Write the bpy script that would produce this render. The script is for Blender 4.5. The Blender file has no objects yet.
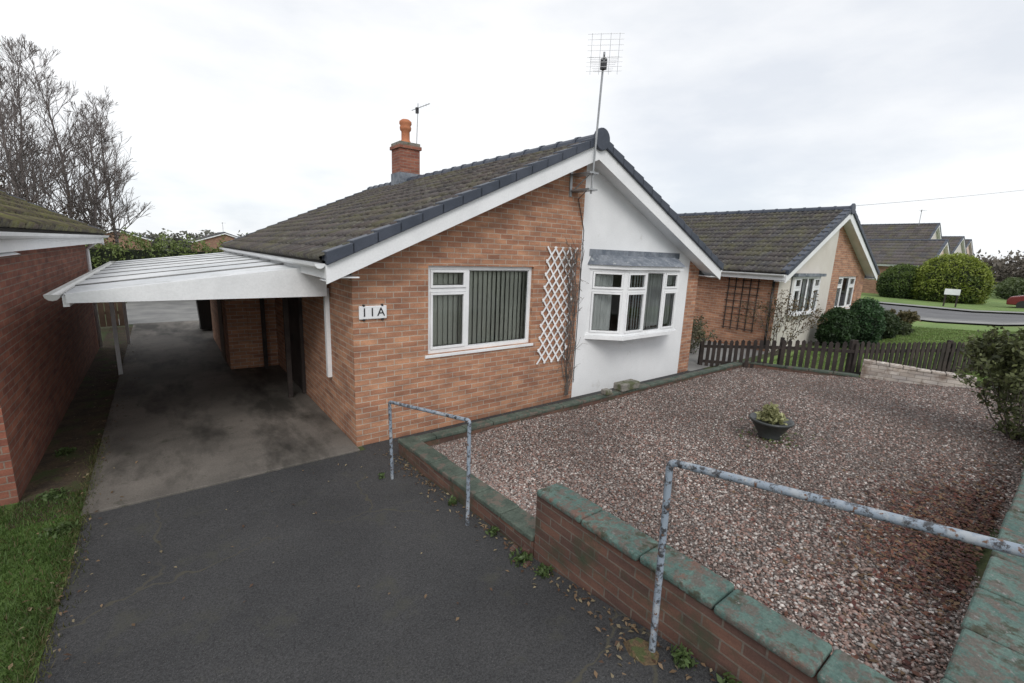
import bpy, math, random
import numpy as np
from mathutils import Vector, Matrix
random.seed(7); np.random.seed(7)
S=bpy.context.scene
S.view_settings.view_transform='Standard'
try: S.view_settings.look='None'
except Exception: pass
S.view_settings.exposure=0; S.view_settings.gamma=1
COL=S.collection

# ---------------------------------------------------------------- materials
def new_mat(name):
    m=bpy.data.materials.new(name); m.use_nodes=True
    nt=m.node_tree; nt.nodes.clear()
    o=nt.nodes.new('ShaderNodeOutputMaterial'); p=nt.nodes.new('ShaderNodeBsdfPrincipled')
    nt.links.new(p.outputs[0],o.inputs[0])
    return m,nt,p
def c4(c): return (c[0],c[1],c[2],1)
def mixc(nt,fac,a,b,bt='MIX'):
    n=nt.nodes.new('ShaderNodeMix'); n.data_type='RGBA'; n.blend_type=bt
    for s,v in ((0,fac),(6,a),(7,b)):
        if isinstance(v,bpy.types.NodeSocket): nt.links.new(v,n.inputs[s])
        elif s==0: n.inputs[0].default_value=v
        else: n.inputs[s].default_value=c4(v)
    return n.outputs[2]
def noise(nt,vec,scale,detail=4,rough=.55):
    n=nt.nodes.new('ShaderNodeTexNoise'); n.inputs['Scale'].default_value=scale
    n.inputs['Detail'].default_value=detail; n.inputs['Roughness'].default_value=rough
    if vec: nt.links.new(vec,n.inputs['Vector'])
    return n.outputs['Fac']
def ramp(nt,fac,lo,hi):
    n=nt.nodes.new('ShaderNodeMapRange'); n.inputs[1].default_value=lo; n.inputs[2].default_value=hi
    nt.links.new(fac,n.inputs[0]); return n.outputs[0]
def bump(nt,p,h,strength=.3,dist=.01):
    b=nt.nodes.new('ShaderNodeBump'); b.inputs['Strength'].default_value=strength; b.inputs['Distance'].default_value=dist
    nt.links.new(h,b.inputs['Height']); nt.links.new(b.outputs[0],p.inputs['Normal'])
def obj_vec(nt): return nt.nodes.new('ShaderNodeTexCoord').outputs['Object']

def surf(name,c1,c2,scale=3,rough=.8,fine=60,fs=.3,bs=.2,bd=.004,c3=None,s3=1.0,t3=(.55,.65),metal=0):
    m,nt,p=new_mat(name); v=obj_vec(nt)
    a=mixc(nt,ramp(nt,noise(nt,v,scale,6),.35,.65),c1,c2)
    f=noise(nt,v,fine,3,.7)
    a=mixc(nt,1.0,a,mixc(nt,ramp(nt,f,.3,.7),(1-fs,)*3,(1+fs,)*3),'MULTIPLY')
    if c3: a=mixc(nt,ramp(nt,noise(nt,v,s3,8,.65),*t3),a,c3)
    nt.links.new(a,p.inputs['Base Color']); p.inputs['Roughness'].default_value=rough; p.inputs['Metallic'].default_value=metal
    if bs>0: bump(nt,p,f,bs,bd)
    return m
def plain(name,c,rough=.5,metal=0,var=.12):
    return surf(name,tuple(x*(1-var) for x in c),tuple(min(1,x*(1+var*.4)) for x in c),scale=1.3,rough=rough,fine=25,fs=.04,bs=.05,bd=.001,metal=metal)

def brick_mat(name,c1,c2,mortar,dirt=(.12,.09,.07),dz=.6,moss=None,bw=.225,rh=.075):
    m,nt,p=new_mat(name)
    uv=nt.nodes.new('ShaderNodeUVMap'); ov=obj_vec(nt)
    b=nt.nodes.new('ShaderNodeTexBrick'); b.inputs['Scale'].default_value=1
    b.inputs['Color1'].default_value=c4(c1); b.inputs['Color2'].default_value=c4(c2); b.inputs['Mortar'].default_value=c4(mortar)
    b.inputs['Mortar Size'].default_value=.0065; b.inputs['Mortar Smooth'].default_value=.2
    b.inputs['Brick Width'].default_value=bw; b.inputs['Row Height'].default_value=rh
    nt.links.new(uv.outputs[0],b.inputs['Vector'])
    col=b.outputs['Color']
    mp=nt.nodes.new('ShaderNodeMapping'); mp.inputs['Scale'].default_value=(2.6,9,1); nt.links.new(uv.outputs[0],mp.inputs[0])
    n2=noise(nt,mp.outputs[0],1.0,2)
    col=mixc(nt,1.0,col,mixc(nt,ramp(nt,n2,.32,.68),(.72,.70,.71),(1.22,1.17,1.12)),'MULTIPLY')
    big=noise(nt,ov,.55,5)
    col=mixc(nt,1.0,col,mixc(nt,ramp(nt,big,.3,.7),(.86,.86,.86),(1.06,1.05,1.04)),'MULTIPLY')
    fine=noise(nt,ov,90,3,.7)
    col=mixc(nt,1.0,col,mixc(nt,ramp(nt,fine,.3,.7),(.82,.82,.82),(1.15,1.15,1.15)),'MULTIPLY')
    sep=nt.nodes.new('ShaderNodeSeparateXYZ'); nt.links.new(ov,sep.inputs[0])
    add=nt.nodes.new('ShaderNodeMath'); add.operation='ADD'; nt.links.new(sep.outputs[2],add.inputs[0])
    mm=nt.nodes.new('ShaderNodeMath'); mm.operation='MULTIPLY'; mm.inputs[1].default_value=.7; nt.links.new(noise(nt,ov,2.2,6),mm.inputs[0]); nt.links.new(mm.outputs[0],add.inputs[1])
    g=ramp(nt,add.outputs[0],dz,dz-.4)
    gm=nt.nodes.new('ShaderNodeMath'); gm.operation='MULTIPLY'; gm.inputs[1].default_value=.65; nt.links.new(g,gm.inputs[0])
    col=mixc(nt,gm.outputs[0],col,dirt)
    if moss: col=mixc(nt,ramp(nt,noise(nt,ov,3.5,8,.65),.5,.68),col,moss)
    nt.links.new(col,p.inputs['Base Color']); p.inputs['Roughness'].default_value=.9
    inv=nt.nodes.new('ShaderNodeMath'); inv.operation='SUBTRACT'; inv.inputs[0].default_value=1; nt.links.new(b.outputs['Fac'],inv.inputs[1])
    ad=nt.nodes.new('ShaderNodeMath'); ad.operation='MULTIPLY_ADD'; ad.inputs[1].default_value=.35
    nt.links.new(fine,ad.inputs[0]); nt.links.new(inv.outputs[0],ad.inputs[2])
    bump(nt,p,ad.outputs[0],.6,.006)
    return m
def attr_mat(name,rough=.8,trans=0,fine=0,moss=None,mscale=1.5,mt=(.5,.65),moss2=None):
    m,nt,p=new_mat(name)
    a=nt.nodes.new('ShaderNodeAttribute'); a.attribute_name='Col'
    col=a.outputs['Color']; v=obj_vec(nt)
    if fine:
        f=noise(nt,v,fine,4,.7)
        col=mixc(nt,1.0,col,mixc(nt,ramp(nt,f,.3,.7),(.7,.7,.7),(1.25,1.25,1.25)),'MULTIPLY')
        bump(nt,p,f,.3,.004)
    if moss:
        col=mixc(nt,ramp(nt,noise(nt,v,mscale,9,.72),*mt),col,moss)
    if moss2:
        col=mixc(nt,ramp(nt,noise(nt,v,9,8,.75),.54,.64),col,moss2)
    nt.links.new(col,p.inputs['Base Color']); p.inputs['Roughness'].default_value=rough
    if trans:
        t=nt.nodes.new('ShaderNodeBsdfTranslucent'); nt.links.new(col,t.inputs[0])
        mx=nt.nodes.new('ShaderNodeMixShader'); mx.inputs[0].default_value=trans
        out=[n for n in nt.nodes if n.type=='OUTPUT_MATERIAL'][0]
        nt.links.new(p.outputs[0],mx.inputs[1]); nt.links.new(t.outputs[0],mx.inputs[2]); nt.links.new(mx.outputs[0],out.inputs[0])
    return m
def glass_mat():
    m=bpy.data.materials.new('window_glass'); m.use_nodes=True; nt=m.node_tree; nt.nodes.clear()
    o=nt.nodes.new('ShaderNodeOutputMaterial'); t=nt.nodes.new('ShaderNodeBsdfTransparent'); t.inputs[0].default_value=(.9,.93,.92,1)
    g=nt.nodes.new('ShaderNodeBsdfGlossy'); g.inputs['Roughness'].default_value=.015
    fr=nt.nodes.new('ShaderNodeFresnel'); fr.inputs[0].default_value=1.6
    v=obj_vec(nt); b=nt.nodes.new('ShaderNodeBump'); b.inputs['Strength'].default_value=.03; b.inputs['Distance'].default_value=.02
    nt.links.new(noise(nt,v,2.0,1),b.inputs['Height']); nt.links.new(b.outputs[0],g.inputs['Normal'])
    mx=nt.nodes.new('ShaderNodeMixShader'); nt.links.new(fr.outputs[0],mx.inputs[0]); nt.links.new(t.outputs[0],mx.inputs[1]); nt.links.new(g.outputs[0],mx.inputs[2])
    nt.links.new(mx.outputs[0],o.inputs[0]); return m

M={}
M['brick']=brick_mat('orange_brick',(.475,.258,.158),(.345,.168,.105),(.45,.385,.32),dirt=(.13,.085,.06),dz=.45)
M['brick_l']=brick_mat('red_brick',(.32,.13,.085),(.23,.085,.06),(.27,.21,.17),dirt=(.1,.06,.05),dz=.6)
M['brick_w']=brick_mat('garden_wall_brick',(.17,.09,.065),(.10,.058,.048),(.15,.13,.11),dirt=(.05,.045,.035),dz=.5,moss=(.05,.06,.035))
M['brick_pw']=brick_mat('painted_wall_brick',(.6,.58,.55),(.42,.38,.34),(.3,.28,.25),dirt=(.12,.1,.07),dz=.35,moss=(.16,.11,.08))
M['brick_far']=brick_mat('far_brick',(.36,.21,.14),(.28,.15,.1),(.36,.31,.27),dz=.3)
M['white']=plain('white_upvc',(.84,.85,.86),.35)
M['whitep']=surf('white_painted_timber',(.77,.78,.79),(.85,.86,.87),2.5,.5,40,.05,.1,.002,c3=(.52,.52,.49),s3=5,t3=(.66,.8))
M['render']=surf('white_render',(.75,.76,.77),(.84,.85,.86),1.2,.9,120,.10,.5,.004,c3=(.5,.49,.46),s3=2.2,t3=(.64,.85))
M['cream']=surf('cream_render',(.60,.56,.5),(.68,.65,.6),1.2,.9,100,.10,.4,.004)
M['peach']=surf('peach_render',(.62,.48,.40),(.68,.55,.47),1.2,.9,60,.05,.2,.004)
M['tile']=attr_mat('concrete_roof_tile',.85,0,45,moss=(.11,.105,.05),mscale=1.3,mt=(.48,.70),moss2=(.15,.145,.115))
M['tile_moss']=attr_mat('mossy_roof_tile',.9,0,45,moss=(.15,.145,.05),mscale=3.5,mt=(.42,.6),moss2=(.045,.04,.03))
M['verge']=surf('slate_verge',(.035,.045,.065),(.055,.065,.09),3,.5,60,.15,.1,.002)
M['lead']=surf('lead_sheet',(.10,.12,.15),(.22,.24,.27),6,.55,30,.2,.2,.004,c3=(.4,.42,.43),s3=9,t3=(.58,.7))
M['gutter']=plain('grey_gutter',(.6,.6,.58),.4)
M['metal']=surf('weathered_metal',(.30,.31,.32),(.4,.41,.42),5,.45,60,.1,.1,.002,metal=.6)
M['black']=plain('black_plastic',(.02,.02,.022),.4)
M['darkwood']=surf('dark_brown_timber',(.022,.017,.016),(.05,.038,.033),4,.85,50,.3,.3,.003)
M['wood']=surf('weathered_timber',(.10,.065,.045),(.15,.10,.07),4,.85,50,.3,.3,.003)
M['terra']=surf('terracotta',(.40,.14,.07),(.48,.19,.09),4,.8,40,.15,.2,.003)
M['soil']=surf('soil_leaf_litter',(.045,.033,.022),(.095,.068,.04),5,.95,45,.5,.8,.02,c3=(.05,.07,.02),s3=2.5,t3=(.52,.62))
M['glass']=glass_mat()
M['blind']=plain('blind_fabric',(.74,.74,.66),.8)
M['net']=plain('net_curtain',(.78,.79,.78),.9)
M['dark']=plain('dark_interior',(.05,.045,.04),.9)
M['bark']=surf('bark',(.10,.085,.075),(.17,.145,.13),6,.9,40,.3,.3,.01)
M['bark_far']=surf('twig_bark',(.15,.128,.122),(.22,.19,.18),6,.9,40,.2,0,.01)
M['leaf']=attr_mat('leaf',.6,.25)
M['blade']=attr_mat('grass_blade',.6,.3)
M['pebble']=attr_mat('pebble',.65,0)
M['brownleaf']=attr_mat('fallen_leaf',.7,.1)
M['stone']=surf('weathered_stone',(.2,.19,.17),(.3,.28,.25),4,.9,50,.25,.5,.01,c3=(.09,.1,.05),s3=5,t3=(.5,.62))
M['slab']=surf('paving_slab',(.16,.16,.16),(.25,.25,.24),1.2,.75,60,.15,.3,.003)
M['corr']=surf('carport_sheet',(.52,.54,.56),(.68,.69,.70),.9,.5,20,.08,.1,.002,c3=(.34,.35,.32),s3=3.2,t3=(.50,.8))
M['bar']=surf('carport_glazing_bar',(.12,.12,.12),(.22,.22,.215),4,.7,30,.2,.1,.002)

def asphalt():
    m,nt,p=new_mat('asphalt'); v=obj_vec(nt)
    a=mixc(nt,ramp(nt,noise(nt,v,.7,6,.6),.3,.7),(.025,.026,.029),(.052,.052,.054))
    f=noise(nt,v,75,3,.8); g2=noise(nt,v,190,2,.8)
    a=mixc(nt,1.0,a,mixc(nt,ramp(nt,f,.33,.68),(.45,.45,.45),(1.8,1.8,1.75)),'MULTIPLY')
    a=mixc(nt,ramp(nt,g2,.61,.69),a,(.17,.165,.155))
    vo=nt.nodes.new('ShaderNodeTexVoronoi'); vo.feature='DISTANCE_TO_EDGE'; vo.inputs['Scale'].default_value=.42
    ds=nt.nodes.new('ShaderNodeVectorMath'); ds.operation='ADD'
    nn=nt.nodes.new('ShaderNodeTexNoise'); nn.inputs['Scale'].default_value=2.4; nn.inputs['Detail'].default_value=6; nt.links.new(v,nn.inputs['Vector'])
    sc=nt.nodes.new('ShaderNodeVectorMath'); sc.operation='SCALE'; sc.inputs['Scale'].default_value=.55; nt.links.new(nn.outputs['Color'],sc.inputs[0])
    nt.links.new(v,ds.inputs[0]); nt.links.new(sc.outputs[0],ds.inputs[1]); nt.links.new(ds.outputs[0],vo.inputs['Vector'])
    ck=ramp(nt,vo.outputs['Distance'],.006,.0018)
    gate=ramp(nt,noise(nt,v,.5,3),.42,.48)
    mu=nt.nodes.new('ShaderNodeMath'); mu.operation='MULTIPLY'; nt.links.new(ck,mu.inputs[0]); nt.links.new(gate,mu.inputs[1])
    a=mixc(nt,mu.outputs[0],a,(.07,.066,.05))
    a=mixc(nt,ramp(nt,noise(nt,v,1.9,9,.7),.56,.74),a,(.062,.062,.048))
    nt.links.new(a,p.inputs['Base Color']); p.inputs['Roughness'].default_value=.88
    bump(nt,p,f,.8,.008); return m
M['asphalt']=asphalt()
def drive_concrete():
    m,nt,p=new_mat('drive_concrete'); v=obj_vec(nt)
    a=mixc(nt,ramp(nt,noise(nt,v,.8,7,.6),.3,.7),(.085,.078,.07),(.20,.18,.16))
    f=noise(nt,v,70,4,.75)
    a=mixc(nt,1.0,a,mixc(nt,ramp(nt,f,.3,.7),(.72,.72,.72),(1.3,1.3,1.28)),'MULTIPLY')
    mp=nt.nodes.new('ShaderNodeMapping'); mp.inputs['Scale'].default_value=(1.3,.45,1); nt.links.new(v,mp.inputs[0])
    a=mixc(nt,ramp(nt,noise(nt,mp.outputs[0],.9,7,.65),.48,.62),a,(.04,.037,.032))
    a=mixc(nt,ramp(nt,noise(nt,v,4.5,9,.75),.58,.70),a,(.05,.05,.035))
    nt.links.new(a,p.inputs['Base Color']); p.inputs['Roughness'].default_value=.75
    bump(nt,p,f,.4,.004); return m
M['concrete']=drive_concrete()
M['road']=surf('road_asphalt',(.10,.10,.105),(.14,.14,.145),.5,.8,60,.1,.2,.003)
M['pave']=surf('pavement',(.2,.2,.2),(.27,.27,.26),1,.8,60,.1,.2,.003)
M['kerb']=surf('kerb_stone',(.3,.3,.29),(.38,.38,.36),2,.8,60,.1,.2,.003)
M['ground']=surf('ground_turf',(.035,.055,.015),(.07,.085,.03),.6,.95,30,.35,.5,.02,c3=(.10,.085,.05),s3=.4,t3=(.55,.7))
M['lawn']=surf('lawn_grass',(.055,.10,.018),(.095,.15,.035),.9,.95,35,.35,.6,.02,c3=(.10,.09,.04),s3=3,t3=(.55,.7))
M['lawn2']=surf('bright_lawn',(.11,.18,.045),(.17,.25,.07),.5,.95,25,.3,.6,.02,c3=(.21,.21,.09),s3=1.2,t3=(.55,.75))
def gravel_base():
    m,nt,p=new_mat('gravel_base'); v=obj_vec(nt)
    vo=nt.nodes.new('ShaderNodeTexVoronoi'); vo.inputs['Scale'].default_value=56; nt.links.new(v,vo.inputs['Vector'])
    sp=nt.nodes.new('ShaderNodeSeparateColor'); nt.links.new(vo.outputs['Color'],sp.inputs[0])
    a=mixc(nt,sp.outputs[0],(.08,.058,.049),(.31,.245,.215))
    a=mixc(nt,ramp(nt,vo.outputs['Distance'],.25,.75),a,(.03,.023,.02))
    a=mixc(nt,ramp(nt,noise(nt,v,1.3,8,.65),.54,.72),a,(.06,.045,.035))
    nt.links.new(a,p.inputs['Base Color']); p.inputs['Roughness'].default_value=.85
    inv=nt.nodes.new('ShaderNodeMath'); inv.operation='SUBTRACT'; inv.inputs[0].default_value=1; nt.links.new(vo.outputs['Distance'],inv.inputs[1])
    bump(nt,p,inv.outputs[0],.8,.015); return m
M['gravel']=gravel_base()
def coping_mat():
    m,nt,p=new_mat('painted_coping'); v=obj_vec(nt)
    n1=noise(nt,v,4.5,10,.72); n2=noise(nt,v,13,8,.7); f=noise(nt,v,70,3,.7)
    a=mixc(nt,ramp(nt,n1,.40,.60),(.06,.115,.10),(.11,.175,.15))
    a=mixc(nt,ramp(nt,n2,.48,.55),a,(.115,.105,.09))
    a=mixc(nt,ramp(nt,noise(nt,v,7,9,.7),.53,.60),a,(.05,.055,.035))
    a=mixc(nt,ramp(nt,noise(nt,v,3.1,9,.72),.57,.62),a,(.15,.09,.07))
    a=mixc(nt,ramp(nt,noise(nt,v,24,8,.72),.60,.64),a,(.2,.2,.19))
    a=mixc(nt,1.0,a,mixc(nt,ramp(nt,f,.3,.7),(.7,.7,.7),(1.2,1.2,1.2)),'MULTIPLY')
    nt.links.new(a,p.inputs['Base Color']); p.inputs['Roughness'].default_value=.8
    bump(nt,p,n2,.9,.016); return m
M['coping']=coping_mat()
M['coping_d']=surf('mossy_coping',(.05,.07,.055),(.10,.125,.10),6,.9,50,.3,.6,.01,c3=(.13,.11,.09),s3=8,t3=(.52,.6))
def rail_mat():
    m,nt,p=new_mat('flaking_rail_paint'); v=obj_vec(nt)
    n1=noise(nt,v,22,8,.75)
    a=mixc(nt,ramp(nt,n1,.50,.56),(.26,.31,.37),(.05,.05,.055))
    a=mixc(nt,ramp(nt,noise(nt,v,9,6,.7),.54,.62),a,(.36,.39,.42))
    a=mixc(nt,ramp(nt,noise(nt,v,35,4),.60,.66),a,(.14,.07,.04))
    nt.links.new(a,p.inputs['Base Color']); p.inputs['Roughness'].default_value=.5
    bump(nt,p,n1,.5,.003); return m
M['rail']=rail_mat()

# ---------------------------------------------------------------- mesh helpers
def root(name,loc=(0,0,0)):
    e=bpy.data.objects.new(name,None); e.location=loc; e.empty_display_size=.3; COL.objects.link(e); return e
def par(o,r):
    if r is not None:
        o.parent=r; o.matrix_parent_inverse=Matrix.Translation(-Vector(r.location))
def mesh(name,V,F,mat,parent=None,smooth=False,mats=None,mi=None):
    me=bpy.data.meshes.new(name); me.from_pydata([tuple(v) for v in V],[],[tuple(f) for f in F]); me.update()
    for m in (mats or [mat]): me.materials.append(m)
    if mi: me.polygons.foreach_set('material_index',mi)
    l=me.uv_layers.new(name='UVMap'); d=l.data
    for p in me.polygons:
        n=p.normal; ax=abs(n.x),abs(n.y),abs(n.z); k=ax.index(max(ax))
        for li in p.loop_indices:
            c=me.vertices[me.loops[li].vertex_index].co
            d[li].uv=(c.y,c.z) if k==0 else ((c.x,c.z) if k==1 else (c.x,c.y))
    if smooth:
        for p in me.polygons: p.use_smooth=True
    o=bpy.data.objects.new(name,me); COL.objects.link(o); par(o,parent); return o
def fastmesh(name,V,F,mat,parent=None,col=None,smooth=False):
    V=np.asarray(V,dtype=np.float32); F=np.asarray(F,dtype=np.int32); k=F.shape[1]
    me=bpy.data.meshes.new(name); me.vertices.add(len(V)); me.vertices.foreach_set('co',V.ravel())
    me.loops.add(F.size); me.loops.foreach_set('vertex_index',F.ravel())
    me.polygons.add(len(F)); me.polygons.foreach_set('loop_start',np.arange(0,F.size,k,dtype=np.int32))
    if smooth: me.polygons.foreach_set('use_smooth',np.ones(len(F),dtype=bool))
    me.update(calc_edges=True)
    if col is not None:
        a=me.attributes.new('Col','FLOAT_COLOR','POINT'); c=np.ones((len(V),4),dtype=np.float32); c[:,:3]=col
        a.data.foreach_set('color',c.ravel())
    me.materials.append(mat)
    o=bpy.data.objects.new(name,me); COL.objects.link(o); par(o,parent); return o
BF=[(0,3,2,1),(4,5,6,7),(0,1,5,4),(1,2,6,5),(2,3,7,6),(3,0,4,7)]
def box(name,x0,x1,y0,y1,z0,z1,mat,parent=None,bev=0):
    V=[(x0,y0,z0),(x1,y0,z0),(x1,y1,z0),(x0,y1,z0),(x0,y0,z1),(x1,y0,z1),(x1,y1,z1),(x0,y1,z1)]
    o=mesh(name,V,BF,mat,parent)
    if bev:
        b=o.modifiers.new('bevel','BEVEL'); b.width=bev; b.segments=2
    return o
class Acc:
    def __init__(s): s.V=[];s.F=[]
    def add(s,V,F):
        b=len(s.V); s.V+=list(V); s.F+=[tuple(i+b for i in f) for f in F]
    def box(s,x0,x1,y0,y1,z0,z1):
        s.add([(x0,y0,z0),(x1,y0,z0),(x1,y1,z0),(x0,y1,z0),(x0,y0,z1),(x1,y0,z1),(x1,y1,z1),(x0,y1,z1)],BF)
    def obox(s,o,d,n,a0,a1,b0,b1,z0,z1):
        P=[]
        for z in (z0,z1):
            for a,b in ((a0,b0),(a1,b0),(a1,b1),(a0,b1)):
                P.append((o[0]+d[0]*a+n[0]*b,o[1]+d[1]*a+n[1]*b,z))
        s.add(P,BF)
    def tube(s,p,q,r0,r1,k=6,cap=True):
        p=Vector(p);q=Vector(q); d=(q-p).normalized(); a=d.orthogonal().normalized(); b=d.cross(a)
        V=[];F=[]
        for c,r in ((p,r0),(q,r1)):
            for i in range(k):
                t=2*math.pi*i/k; V.append(tuple(c+a*math.cos(t)*r+b*math.sin(t)*r))
        for i in range(k): F.append((i,(i+1)%k,k+(i+1)%k,k+i))
        if cap: F.append(tuple(range(k-1,-1,-1))); F.append(tuple(range(k,2*k)))
        s.add(V,F)
    def lathe(s,c,prof,k=20):
        V=[];F=[];m=len(prof)
        for r,z in prof:
            for i in range(k):
                t=2*math.pi*i/k; V.append((c[0]+r*math.cos(t),c[1]+r*math.sin(t),c[2]+z))
        for j in range(m-1):
            for i in range(k): F.append((j*k+i,j*k+(i+1)%k,(j+1)*k+(i+1)%k,(j+1)*k+i))
        s.add(V,F)
    def obj(s,name,mat,parent=None,smooth=False,bev=0):
        o=mesh(name,s.V,s.F,mat,parent,smooth)
        if bev:
            b=o.modifiers.new('bevel','BEVEL'); b.width=bev; b.segments=2
        return o

# ---------------------------------------------------------------- terrain
PROF=[(-600,.34),(-3.14,.36),(-3.12,.5),(0,.5),(1,.38),(2.4,.15),(4.5,0),(700,0)]
def H(y):
    for (a,za),(b,zb) in zip(PROF,PROF[1:]):
        if a<=y<=b: return za+(zb-za)*(y-a)/(b-a)
    return 0
def strip(name,x0,x1,y0,y1,off,mat,parent=None,nx=1):
    ys=sorted([y0,y1]+[p[0] for p in PROF if y0<p[0]<y1]); V=[];F=[]
    xs=[x0+(x1-x0)*i/nx for i in range(nx+1)]
    for y in ys:
        for x in xs: V.append((x,y,H(y)+off))
    for j in range(len(ys)-1):
        for i in range(nx):
            a=j*(nx+1)+i; F.append((a,a+1,a+nx+2,a+nx+1))
    return mesh(name,V,F,mat,parent)
XL=-.80
strip('ground',-600,700,-600,700,0,M['ground'],nx=4)
strip('driveway',XL+.02,2.2,-1.2,5.42,.006,M['asphalt'])
strip('front_path',1.9,10.2,5.42,5.56,.005,M['asphalt'])
strip('path',2.2,10.3,5.07,5.42,.005,M['asphalt'])
box('concrete_driveway',XL,1.826,5.425,17.5,-.05,.026,M['concrete'],None,.006)
strip('patio_paving',-1.2,9,17.5,24,.008,M['slab'])
strip('soil_border',-1.3,XL,5.5,17,.012,M['soil'])
strip('side_yard',9.66,13.88,5.5,18,.006,M['slab'])
strip('lawn',-9,XL+.02,-1.2,6.1,.01,M['lawn'])
strip('neighbour_lawn',12.3,29.5,-1.2,5.2,.02,M['lawn2'],nx=2)
strip('far_lawn',21.5,29.5,5.2,40,.02,M['lawn2'])
strip('verge_lawn',41,90,2,30,.02,M['lawn2'])
strip('side_pavement',29.5,31,-3,60,.10,M['pave'])
strip('side_road',31,39.5,-3.1,60,.012,M['road'])
strip('far_pavement',39.6,41,-3,60,.10,M['pave'])
strip('pavement',-60,29.5,-3.0,-1.2,.012,M['pave'])
strip('street_road',-200,200,-10,-3.14,.01,M['road'])
for nm,x in (('kerb',30.95),('kerb.001',39.55)):
    strip(nm,x,x+.12,-3,60,.125,M['kerb'])

# ---------------------------------------------------------------- roofs
def roof_slope(name,xe,ze,xr,zr,y0,y1,mat,parent,base=(.085,.08,.078),step=.32,tw=.30):
    L=math.hypot(xr-xe,zr-ze); ux,uz=(xr-xe)/L,(zr-ze)/L
    nx,nz=(-uz,ux) if ux>0 else (uz,-ux)
    nc=max(1,round(L/step)); st=L/nc; nt_=max(1,round((y1-y0)/tw)); w=(y1-y0)/nt_
    prof=[(0,0),(.10,.028),(.22,.028),(.32,0),(.55,.003),(.68,.016),(.78,.016),(.88,0),(1,0)]
    V=[];F=[];C=[]
    for i in range(nc):
        for j in range(nt_):
            k=.72+.5*random.random(); t=random.random()
            c=(base[0]*k*(1+.14*t),base[1]*k,base[2]*k*(1+.1*(1-t)))
            b=len(V); jl=random.uniform(-.006,.008)
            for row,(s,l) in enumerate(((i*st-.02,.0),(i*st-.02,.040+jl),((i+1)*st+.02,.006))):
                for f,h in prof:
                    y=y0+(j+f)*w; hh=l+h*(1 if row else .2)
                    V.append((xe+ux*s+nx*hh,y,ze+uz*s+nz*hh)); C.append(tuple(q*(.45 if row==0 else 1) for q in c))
            m=len(prof)
            for r in range(2):
                for q in range(m-1):
                    a=b+r*m+q; F.append((a,a+1,a+m+1,a+m))
    return fastmesh(name,V,F,mat,parent,np.array(C))
def wall_front(name,y,regions,openings,z0,topf,parent,apex,facing=-1,depth=.10):
    for ri,(ra,rb,mat) in enumerate(regions):
        xs={ra,rb}
        if ra<apex<rb: xs.add(apex)
        for o in openings:
            for x in o[:2]:
                if ra<x<rb: xs.add(x)
        xs=sorted(xs); V=[];F=[]
        def quad(P):
            b=len(V); V.extend(P); F.append((b,b+1,b+2,b+3) if facing<0 else (b+3,b+2,b+1,b))
        for xa,xb in zip(xs,xs[1:]):
            zz=z0
            for o in sorted([o for o in openings if o[0]<=xa+1e-6 and o[1]>=xb-1e-6],key=lambda o:o[2]):
                quad([(xa,y,zz),(xb,y,zz),(xb,y,o[2]),(xa,y,o[2])]); zz=o[3]
            quad([(xa,y,zz),(xb,y,zz),(xb,y,topf(xb)),(xa,y,topf(xa))])
        for o in openings:
            if o[0]>=ra-1e-6 and o[1]<=rb+1e-6:
                yb=y-facing*depth; a,b_,c,d=o
                V0=len(V)
                V.extend([(a,y,c),(a,yb,c),(a,yb,d),(a,y,d),(b_,y,c),(b_,yb,c),(b_,yb,d),(b_,y,d)])
                F.extend([(V0,V0+1,V0+2,V0+3),(V0+4,V0+7,V0+6,V0+5),(V0,V0+4,V0+5,V0+1),(V0+3,V0+2,V0+6,V0+7)])
        mesh('%s_%d'%(name,ri),V,F,mat,parent)
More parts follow.
